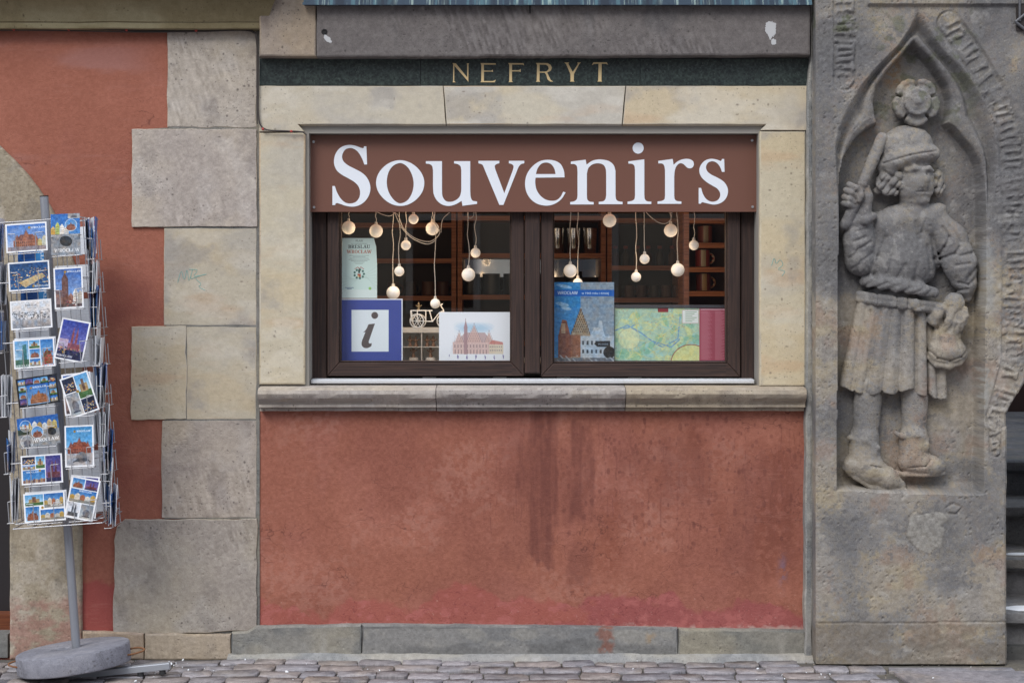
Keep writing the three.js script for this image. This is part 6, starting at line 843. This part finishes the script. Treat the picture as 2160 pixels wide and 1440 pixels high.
  const scene2 = (c, x, y, w, h, k) => {                       // small views for the multi-picture cards
    c.save(); c.beginPath(); c.rect(x, y, w, h); c.clip();
    if (k % 6 === 0) { sky(c, x, y, w, h, '#2f78c4', '#a9cfe8'); gothic(c, x + w * 0.1, y + h * 0.2, w * 0.8, h * 0.75, '#9c5a42', '#7a4434', '#3c2622', k + 3); }
    else if (k % 6 === 1) { sky(c, x, y, w, h, '#3a3a86', '#8a6aa8'); towers(c, x, y + h * 0.1, w, h * 0.75, '#6a3a4a'); c.fillStyle = '#262a5a'; c.fillRect(x, y + h * 0.84, w, h); }
    else if (k % 6 === 2) { sky(c, x, y, w, h, '#1f66b8', '#8cc0e6'); houses(c, x, y + h * 0.2, w, h * 0.6, 5, ['#c9a04a', '#d8d0c0', '#b06a48', '#e0d8c8']); c.fillStyle = '#8a8478'; c.fillRect(x, y + h * 0.78, w, h); }
    else if (k % 6 === 3) { sky(c, x, y, w, h, '#8a8f98', '#b8b8b4'); c.fillStyle = '#6c6c74'; c.beginPath(); c.ellipse(x + w * 0.5, y + h * 0.6, w * 0.28, h * 0.26, 0, 0, 7); c.fill(); c.fillStyle = '#44444c'; c.fillRect(x + w * 0.2, y + h * 0.8, w * 0.6, h * 0.08); }
    else if (k % 6 === 4) { c.fillStyle = '#1c2440'; c.fillRect(x, y, w, h); blobs(c, x, y + h * 0.35, w, h * 0.5, 70, ['#e0a04a', '#c46a3a', '#f0d8a0', '#3a6aa8', '#284878'], k); }
    else { sky(c, x, y, w, h, '#4a9ad8', '#d8e8ee'); c.fillStyle = '#3e6a3a'; c.fillRect(x, y + h * 0.7, w, h); c.fillStyle = '#a88a5a'; c.fillRect(x + w * 0.2, y + h * 0.4, w * 0.6, h * 0.34); c.fillStyle = '#6a4a3a'; c.fillRect(x + w * 0.4, y + h * 0.2, w * 0.2, h * 0.5); }
    c.restore();
  };
  const P = {};
  const card = (key, w, h, border, draw) => { P[key] = printMat(canvasTex(w, h, (c) => { c.fillStyle = border || '#fff'; c.fillRect(0, 0, w, h); c.save(); const m = border === null ? 0 : 8; c.beginPath(); c.rect(m, m, w - 2 * m, h - 2 * m); c.clip(); draw(c, w, h); c.restore(); photoGrain(c, w, h, 900 + key.charCodeAt(0) * 3 + (key.charCodeAt(1) || 0), key === 'back' || key === 'blue' ? 0.15 : 0.8); }), 0.4); };
  const LW = 222, LH = 156, WH = '#f2f2f4';
  card('l1', LW, LH, WH, (c, w, h) => { sky(c, 0, 0, w, h, '#3a6fc0', '#c4cfe6'); gothic(c, 40, 30, 140, 100, '#a8664c', '#8c5240', '#44302c', 2); houses(c, 170, 60, 50, 70, 2, ['#e0c878', '#d8d0b0']); c.fillStyle = '#8a8088'; c.fillRect(0, 126, w, 30); crest(c, 128, 26, 7); word(c, 'WROCŁAW', 176, 32, 15); });
  card('l2', LW, LH, WH, (c, w, h) => { sky(c, 0, 0, w, h, '#16457e', '#1f5a94'); blobs(c, 0, 34, w, 100, 260, ['#e8b060', '#c8703a', '#f0d8a0', '#1c3c60', '#244a70', '#14304e'], 8); c.fillStyle = 'rgba(232,190,120,.8)'; c.beginPath(); c.moveTo(50, 110); c.lineTo(180, 66); c.lineTo(200, 84); c.lineTo(90, 140); c.fill(); crest(c, 132, 134, 7); word(c, 'WROCŁAW', 176, 140, 14); });
  card('l3', LW, LH, WH, (c, w, h) => { sky(c, 0, 0, w, h, '#dcdcde', '#c8c8cc'); blobs(c, 0, 62, w, 40, 160, ['#55565a', '#7c7d82', '#9a9ba0', '#3c3d40'], 5); sky(c, 0, 102, w, 54, '#b0b1b6', '#808188'); blobs(c, 0, 120, w, 34, 40, ['#6c6d72', '#94959a'], 6); word(c, 'BRESLAU', 116, 34, 16, '#333'); word(c, 'WROCŁAW', 116, 46, 9, '#333'); });
  card('l4', LW, LH, WH, (c, w, h) => { sky(c, 0, 0, 82, h, '#5a9ad0', '#b8d8ea'); c.fillStyle = '#3a7c84'; c.beginPath(); c.moveTo(44, 110); c.lineTo(50, 30); c.lineTo(70, 26); c.lineTo(72, 110); c.fill(); c.fillStyle = '#3f6a58'; c.fillRect(0, 108, 82, 48); scene2(c, 86, 8, 56, 44, 5); scene2(c, 86, 56, 56, 48, 0); scene2(c, 86, 108, 56, 40, 8); scene2(c, 146, 8, 70, 140, 12); blobs(c, 146, 70, 70, 78, 60, ['#c02a2a', '#3a7a3a', '#d84a3a'], 4); word(c, 'WROCŁAW', 48, 146, 14); });
  card('l5', LW, LH, '#15161c', (c, w, h) => { for (let k = 0; k < 5; k++) scene2(c, 10 + k * 41, 8, 38, 30, k * 5 + 2); for (let k = 0; k < 3; k++) { scene2(c, 10, 42 + k * 36, 38, 32, k + 5); scene2(c, 174, 42 + k * 36, 38, 32, k * 3 + 2); } sky(c, 52, 42, 118, 106, '#1d62b8', '#8ab8e0'); gothic(c, 66, 70, 96, 74, '#a8663c', '#8c5a3a', '#46302a', 5); crest(c, 76, 58, 6); word(c, 'WROCŁAW', 122, 62, 14); });
  card('l6', LW, LH, null, (c, w, h) => { sky(c, 0, 0, w, h, '#1c5cb0', '#3a86cc'); houses(c, 54, 12, 160, 66, 6, ['#c8b060', '#e4e0d8', '#b89858', '#d8d4cc', '#c8a878']); c.fillStyle = '#8c8a88'; c.fillRect(0, 74, w, 90); c.fillStyle = '#33443a'; c.fillRect(0, 60, 60, 30); for (const [x, y, r, k] of [[44, 44, 30, 2], [104, 84, 32, 0], [44, 128, 34, 3]]) { c.save(); c.beginPath(); c.arc(x, y, r, 0, 7); c.clip(); scene2(c, x - r, y - r, 2 * r, 2 * r, k); c.restore(); c.strokeStyle = '#eee'; c.lineWidth = 2; c.beginPath(); c.arc(x, y, r, 0, 7); c.stroke(); } c.fillStyle = '#2a2c30'; c.beginPath(); c.ellipse(182, 88, 24, 20, 0.4, 0, 7); c.fill(); word(c, 'WROCŁAW', 150, 136, 25); });
  card('l7', LW, LH, WH, (c, w, h) => { scene2(c, 8, 8, 68, 40, 4); scene2(c, 80, 8, 48, 64, 5); scene2(c, 8, 52, 68, 24, 2); sky(c, 8, 80, 120, 70, '#2470c0', '#5aa0dc'); houses(c, 8, 120, 120, 28, 9, ['#8a5a4a', '#b89068']); scene2(c, 132, 8, 84, 140, 1); crest(c, 100, 84, 7); word(c, 'WROCŁAW', 60, 94, 13); });
  card('l8', LW, LH, WH, (c, w, h) => { scene2(c, 8, 8, 98, 58, 5); scene2(c, 110, 8, 104, 74, 2); scene2(c, 8, 72, 74, 76, 0); scene2(c, 88, 92, 126, 56, 8); crest(c, 100, 80, 7); word(c, 'WROCŁAW', 176, 76, 12); });
  card('r1', LH, LW, null, (c, w, h) => { sky(c, 0, 0, w, h, '#2468bc', '#5a9cd4'); houses(c, 0, 30, 96, 90, 4, ['#d8a848', '#b8c05a', '#e8e4dc', '#d8d4cc']); c.fillStyle = '#8e9094'; c.fillRect(0, 110, w, 112); c.fillStyle = '#2e3034'; c.beginPath(); c.ellipse(80, 148, 34, 28, 0.3, 0, 7); c.fill(); c.save(); c.beginPath(); c.arc(108, 62, 32, 0, 7); c.clip(); scene2(c, 76, 30, 64, 64, 0); c.restore(); c.strokeStyle = '#eee'; c.lineWidth = 2; c.beginPath(); c.arc(108, 62, 32, 0, 7); c.stroke(); scene2(c, 92, 0, 64, 26, 3); word(c, 'WROCŁAW', 84, 206, 25); });
  card('r2', LH, LW, WH, (c, w, h) => { sky(c, 0, 0, w, h, '#2c5cae', '#a8bfe0'); c.fillStyle = '#6e4a44'; c.fillRect(42, 60, 34, 150); c.beginPath(); c.moveTo(42, 62); c.lineTo(59, 26); c.lineTo(76, 62); c.fill(); houses(c, 76, 100, 76, 100, 3, ['#9c6a5a', '#e4dccf', '#c8beb0']); c.fillStyle = '#8c6c66'; c.fillRect(8, 120, 36, 90); c.fillStyle = '#5c4a4a'; c.fillRect(0, 196, w, 30); blobs(c, 60, 170, 60, 36, 30, ['#b03a3a', '#e0d8d0', '#2c2c34'], 7); crest(c, 62, 24, 7); word(c, 'WROCŁAW', 110, 28, 14); });
  card('r3', LH, LW, WH, (c, w, h) => { sky(c, 0, 0, w, h, '#2c3c9c', '#8a84c4'); towers(c, 34, 30, 100, 140, '#8c4a58'); c.fillStyle = '#b8a0b8'; c.fillRect(8, 110, 50, 54); c.fillStyle = '#1c2450'; c.fillRect(0, 166, w, 60); blobs(c, 8, 150, 140, 30, 50, ['#e8a870', '#5a3a6a', '#2a2c60', '#4a6a4a'], 9); crest(c, 44, 180, 8); word(c, 'WROCŁAW', 52, 206, 16); });
  card('r4', LH, LW, WH, (c, w, h) => { scene2(c, 8, 8, 64, 80, 4); scene2(c, 76, 8, 72, 128, 5); scene2(c, 8, 92, 64, 122, 3); scene2(c, 76, 140, 72, 74, 4); crest(c, 74, 92, 8); });
  card('r5', LH, LW, WH, (c, w, h) => { sky(c, 0, 0, w, h, '#2a86cc', '#a4d0ea'); gothic(c, 14, 60, 128, 92, '#9a4c38', '#84402f', '#3c2420', 11); c.fillStyle = '#a8a6aa'; c.fillRect(0, 150, w, 80); c.fillStyle = '#77787e'; c.beginPath(); c.arc(90, 172, 30, 0, 7); c.fill(); c.fillStyle = '#4c4d54'; c.beginPath(); c.moveTo(34, 200); c.lineTo(70, 176); c.lineTo(116, 176); c.lineTo(140, 198); c.lineTo(120, 192); c.lineTo(60, 194); c.fill(); crest(c, 54, 32, 7); word(c, 'WROCŁAW', 102, 36, 14); });
  card('r6', LH, LW, WH, (c, w, h) => { scene2(c, 8, 8, 66, 52, 0); scene2(c, 78, 8, 70, 52, 1); scene2(c, 8, 64, 140, 70, 8); c.fillStyle = '#d8d8dc'; c.fillRect(8, 138, 68, 76); towers(c, 8, 140, 68, 70, '#55565c'); scene2(c, 80, 138, 68, 76, 3); word(c, 'WROCŁAW', 88, 76, 13); });
  card('blue', LH, LW, '#1f62b4', (c, w, h) => { c.fillStyle = '#1f62b4'; c.fillRect(0, 0, w, h); c.fillStyle = '#2c86cc'; c.fillRect(100, 0, 60, h); c.fillStyle = '#174a90'; c.fillRect(20, 90, 74, 90); c.save(); c.translate(128, 150); c.rotate(Math.PI / 2); word(c, 'WROCŁAW', 0, 0, 28); c.restore(); });
  card('back', LW, LH, '#e4e6ea', (c, w, h) => { c.fillStyle = '#e4e6ea'; c.fillRect(0, 0, w, h); c.strokeStyle = '#b8bcc4'; c.lineWidth = 1; c.beginPath(); c.moveTo(w / 2, 16); c.lineTo(w / 2, 140); for (let k = 0; k < 4; k++) { c.moveTo(w / 2 + 12, 70 + k * 18); c.lineTo(w - 14, 70 + k * 18); } c.stroke(); c.strokeRect(w - 44, 14, 28, 32); });

  // ---- front cards: [key, column, row, roll in degrees against the rack's lean, label]
  const LWm = 0.148, LHm = 0.104, cards = thing;
  const lay = (name, key, px, py, z, w, h, roll, label, group, thick = 0.003) => { const o = sheet(name, w, h, thick, P[key]); o.position.copy(V(px, py, z)); o.rotation.set(-0.09, 0, roll * Math.PI / 180); tag(o, label, 'postcard', group); return o; };
  const zL = zf - 0.002, F1 = 'postcards on the front of the rack';
  const left = [['l1', 55, 500.5, 4.2, 'landscape postcard of a pink gabled hall, top of the left column'], ['l2', 60.5, 581.7, 4.2, 'landscape postcard of the city lights at night, second in the left column'], ['l3', 65, 663, 4.4, 'grey old-photograph postcard in the left column of the rack'], ['l4', 71.4, 744.7, 4.6, 'landscape postcard with a glass tower and four views, left column'], ['l5', 78.9, 823.9, 8.5, 'black-bordered postcard ringed with small views, left column'], ['l6', 80.5, 908.6, 7.6, 'borderless postcard with three round pictures, left column'], ['l7', 87.5, 989.4, 4.2, 'postcard with purple twin towers beside three views, left column'], ['l8', 93.3, 1069, 4.8, 'postcard with four blue-sky views at the foot of the left column']];
  const right = [['r1', 137.5, 494, 2.6, 'borderless portrait postcard with a bronze animal on cobbles, top right'], ['r2', 144, 607, 3.6, 'portrait postcard of a church tower street, second in the right column'], ['r3', 152, 717.5, -10.5, 'tilted portrait postcard of twin towers at dusk, right column'], ['r4', 167, 831.7, 19, 'strongly tilted four-view portrait postcard, right column'], ['r5', 166.7, 940.5, 2.6, 'portrait postcard of a brick gable behind a stone ball, right column'], ['r6', 173, 1051.7, -10.5, 'tilted five-view portrait postcard at the foot of the right column']];
  const Lr = 0.61, pk = thing('pockets', null, null, null, rack);
  for (const [k, x, y, roll, lab] of left) { lay('postcard', k, x, y, zL, LWm, LHm, roll, lab, F1); const q = loc(x, y, zL); mesh('wire_pocket', pocket(q.x, q.y - LHm / 2 - 0.006, 0.125), M.wire, pk); }
  for (const [k, x, y, roll, lab] of right) { lay('postcard', k, x, y, zL, LHm, LWm, roll, lab, F1); const q = loc(x, y, zL); mesh('wire_pocket', pocket(q.x, q.y - LWm / 2 - 0.004, 0.1), M.wire, pk); }
  lay('postcard', 'r2', 163, 830, zL - 0.006, LHm, LWm, 7, 'portrait postcard half hidden behind the strongly tilted one', F1); lay('postcard', 'r6', 175, 1047, zL - 0.006, LHm, LWm, -5, 'portrait postcard half hidden behind the lowest one of the right column', F1);
  // second cards in the left pockets
  lay('postcard', 'back', 74, 742, zL - 0.006, LWm, LHm, 3.4, 'white edge of a card behind the glass tower postcard', F1); lay('postcard', 'back', 97, 1066, zL - 0.006, LWm, LHm, 4, 'white edge of a card behind the lowest left postcard', F1);
  // cards in the pockets of the far side, seen from behind through the wires
  const F2 = 'cards in the far side of the rack', ord = ['first', 'second', 'third', 'fourth', 'fifth', 'sixth', 'seventh', 'eighth', 'ninth'];
  [[66, 520], [72, 606]].forEach(([x, y], i) => lay('postcard', 'blue', x, y, zb + 0.03, LHm, LWm, 2.5, i ? 'blue folder-like card behind the night city postcard' : 'blue folder-like card behind the pink hall postcard', F2));
  [[74, 704], [80, 790], [88, 862], [96, 946], [102, 1024]].forEach(([x, y], i) => lay('postcard', 'back', x, y, zb + 0.02, LWm, LHm, 3.5, 'white card back in the far left pockets, ' + ord[i] + ' from the top', F2));
  [[160, 508], [158, 588], [160, 660], [168, 745], [176, 815], [180, 900], [186, 980], [194, 1050]].forEach(([x, y], i) => lay('postcard', 'back', x, y, zb + 0.012, LWm, LHm, 3.5, 'white card back in the far right pockets, ' + ord[i] + ' from the top', F2));
  // cards standing edge-on in the side pockets, each pocket a stack
  reseed(91);
  const sideNames = (s, k) => (s > 0 ? 'right' : 'left');
  const stackMats = [P.back, P.back, P.r2, P.back, P.blue, P.back];
  const stack = (s, px, py, n, i, tot) => {
    const t = thing('postcard_stack', 'stack of postcards edge-on in the ' + (s > 0 ? 'right' : 'left') + ' side of the rack, ' + (i === 0 ? 'topmost' : i === tot - 1 ? 'lowest' : ord[i] + ' from the top'), 'postcards', 'edge-on postcards on the rack sides'); t.position.copy(V(px, py, zp)); t.rotation.z = lean;
    for (let k = 0; k < n; k++) { const tall = rnd() < 0.65, m = sheet('postcard', 0.0018, tall ? LWm : LHm, tall ? LHm : LWm, stackMats[(i + k * 2) % 6], t); m.position.set((k - n / 2) * 0.0068 + rnd(-0.001, 0.001), rnd(-0.008, 0.012) - (tall ? 0 : 0.02), 0.02 + rnd(-0.015, 0.015)); m.rotation.set(0, 0.29 + rnd(-0.2, 0.12), (s > 0 ? -1 : 1) * (0.02 + k * 0.02) * (s > 0 ? 1 : -1)); }
    const q = loc(px, py, zp); mesh('wire_pocket', sidePocket(s, q.y - 0.075, -0.05, 0.1), M.wire, pk);
  };
  const RS = [[196, 505], [201, 574], [203, 648], [207, 726], [216, 812], [219, 892], [226, 950], [228, 1010], [235, 1062]], LS = [[4, 510], [6, 600], [6, 700], [20, 832], [28, 950], [36, 1052]];
  RS.forEach(([x, y], i) => stack(1, x, y, 6, i, RS.length)); LS.forEach(([x, y], i) => stack(-1, x, y, 5, i, LS.length));
}
renderer.render(scene, camera);
